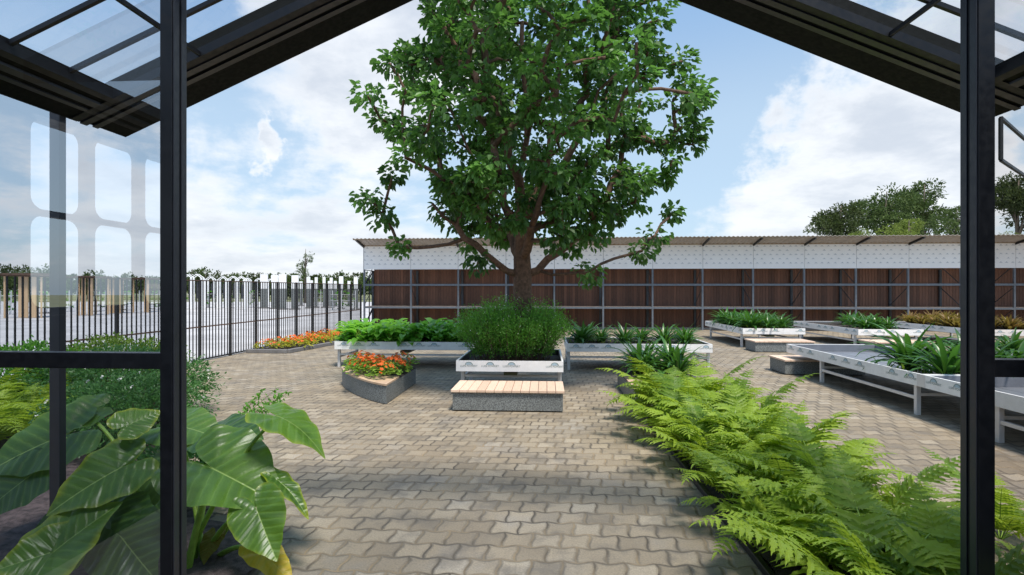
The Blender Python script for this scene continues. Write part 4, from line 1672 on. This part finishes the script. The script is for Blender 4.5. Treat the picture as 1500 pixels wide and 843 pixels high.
for px, d, w, py in ((274, 62, 12, 402.5), (287.5, 60, 15, 402), (307, 66, 11, 405.5), (325, 64, 12, 405.5), (340, 62, 12, 405), (352, 60, 13, 405.5), (361, 68, 8, 407.5), (378, 70, 8, 408), (395, 76, 8, 409)):
    hut(px, d, w, py)


def kiosk(label, px, d, wpx, top_py, doors, group=None):
    p = at(px, 424.5, d)
    w = wpx / 797 * d
    zt = EYE + (424.5 - top_py) / 797 * d
    t = thing('timber_kiosk', label, 'kiosk', (p.x, p.y, 0), TH, group)
    mb = MB()
    mb.box(-w / 2 - .15, w / 2 + .15, -.2, 2.2, zt - .16, zt)
    mb.build('roof', M['rust'], t)
    for s in (-1, 1):
        for y in (0, 1.9):
            mb = MB()
            mb.box(s * w / 2 - .045, s * w / 2 + .045, y, y + .09, 0, zt - .162)
            mb.build('post', M['tan_wood'], t)
    for a, b in doors:
        mb = MB()
        n = 3
        for k in range(n):
            u, v = a + (b - a) * k / n, a + (b - a) * (k + 1) / n
            mb.box(-w / 2 + u * w, -w / 2 + v * w - .01, .2, .28, .02, zt - .17, 0, (random.random(), 0, 0))
        mb.build('timber_panel', M['tan_wood'], t)
    mb = MB()
    for k in range(6):
        mb.box(-w / 2 + .08, w / 2 - .08, 1.2, 1.25, .3 + k * .45, .36 + k * .45)
    mb.build('rack', M['stem_brown'], t)
    return t


kiosk('flat roofed timber kiosk with tan panels beyond the fence', 33, 42, 54, 400.5, ((.32, .58), (.66, .86)))
kiosk('narrow kiosk of tan and brown boards beside the greenhouse column', 124, 46, 18, 404.5, ((.05, .4), (.6, 1)))
kiosk('slim timber kiosk between the two planted shelves beyond the fence', 166, 50, 16, 407, ((.0, .4), (.62, 1)))
kiosk('grey roofed timber kiosk next to the gabled frames', 208, 52, 17, 407, ((.55, .8),))


def shelf_unit(label, px, d, wpx, base_h, group):
    p = at(px, 424.5, d)
    w = wpx / 797 * d
    t = thing('plant_shelf', label, 'shelf', (p.x, p.y, 0), TH, group)
    mb = MB()
    for x in (-w / 2, 0, w / 2):
        mb.box(x - .025, x + .025, 0, .05, 0, base_h)
        mb.box(x - .025, x + .025, .93, .98, 0, base_h)
    for z in (.35, 1.0, 1.65):
        mb.box(-w / 2, w / 2, 0.051, .929, z, z + .035)
    mb.build('rack', M['alu'], t)
    mb = MB()
    for z in (.4, 1.05, 1.7):
        add_cloud_leaves(mb, 110, (0, .5, z + .16), (w * .46, .36, .15), .16)
    mb.build('foliage', M['veg'], t)
    return t


lb = 'grey shelf rack of small plants in the yard beyond the fence'
for px, d, w in ((8, 48, 16), (66, 52, 20), (92, 54, 18), (146, 56, 16), (186, 58, 18), (226, 58, 18), (262, 60, 18), (300, 66, 26), (335, 66, 26), (365, 66, 22), (470, 78, 26), (500, 58, 34)):
    shelf_unit(lb, px, d, w, 2.1, 'plant shelves in the yard')
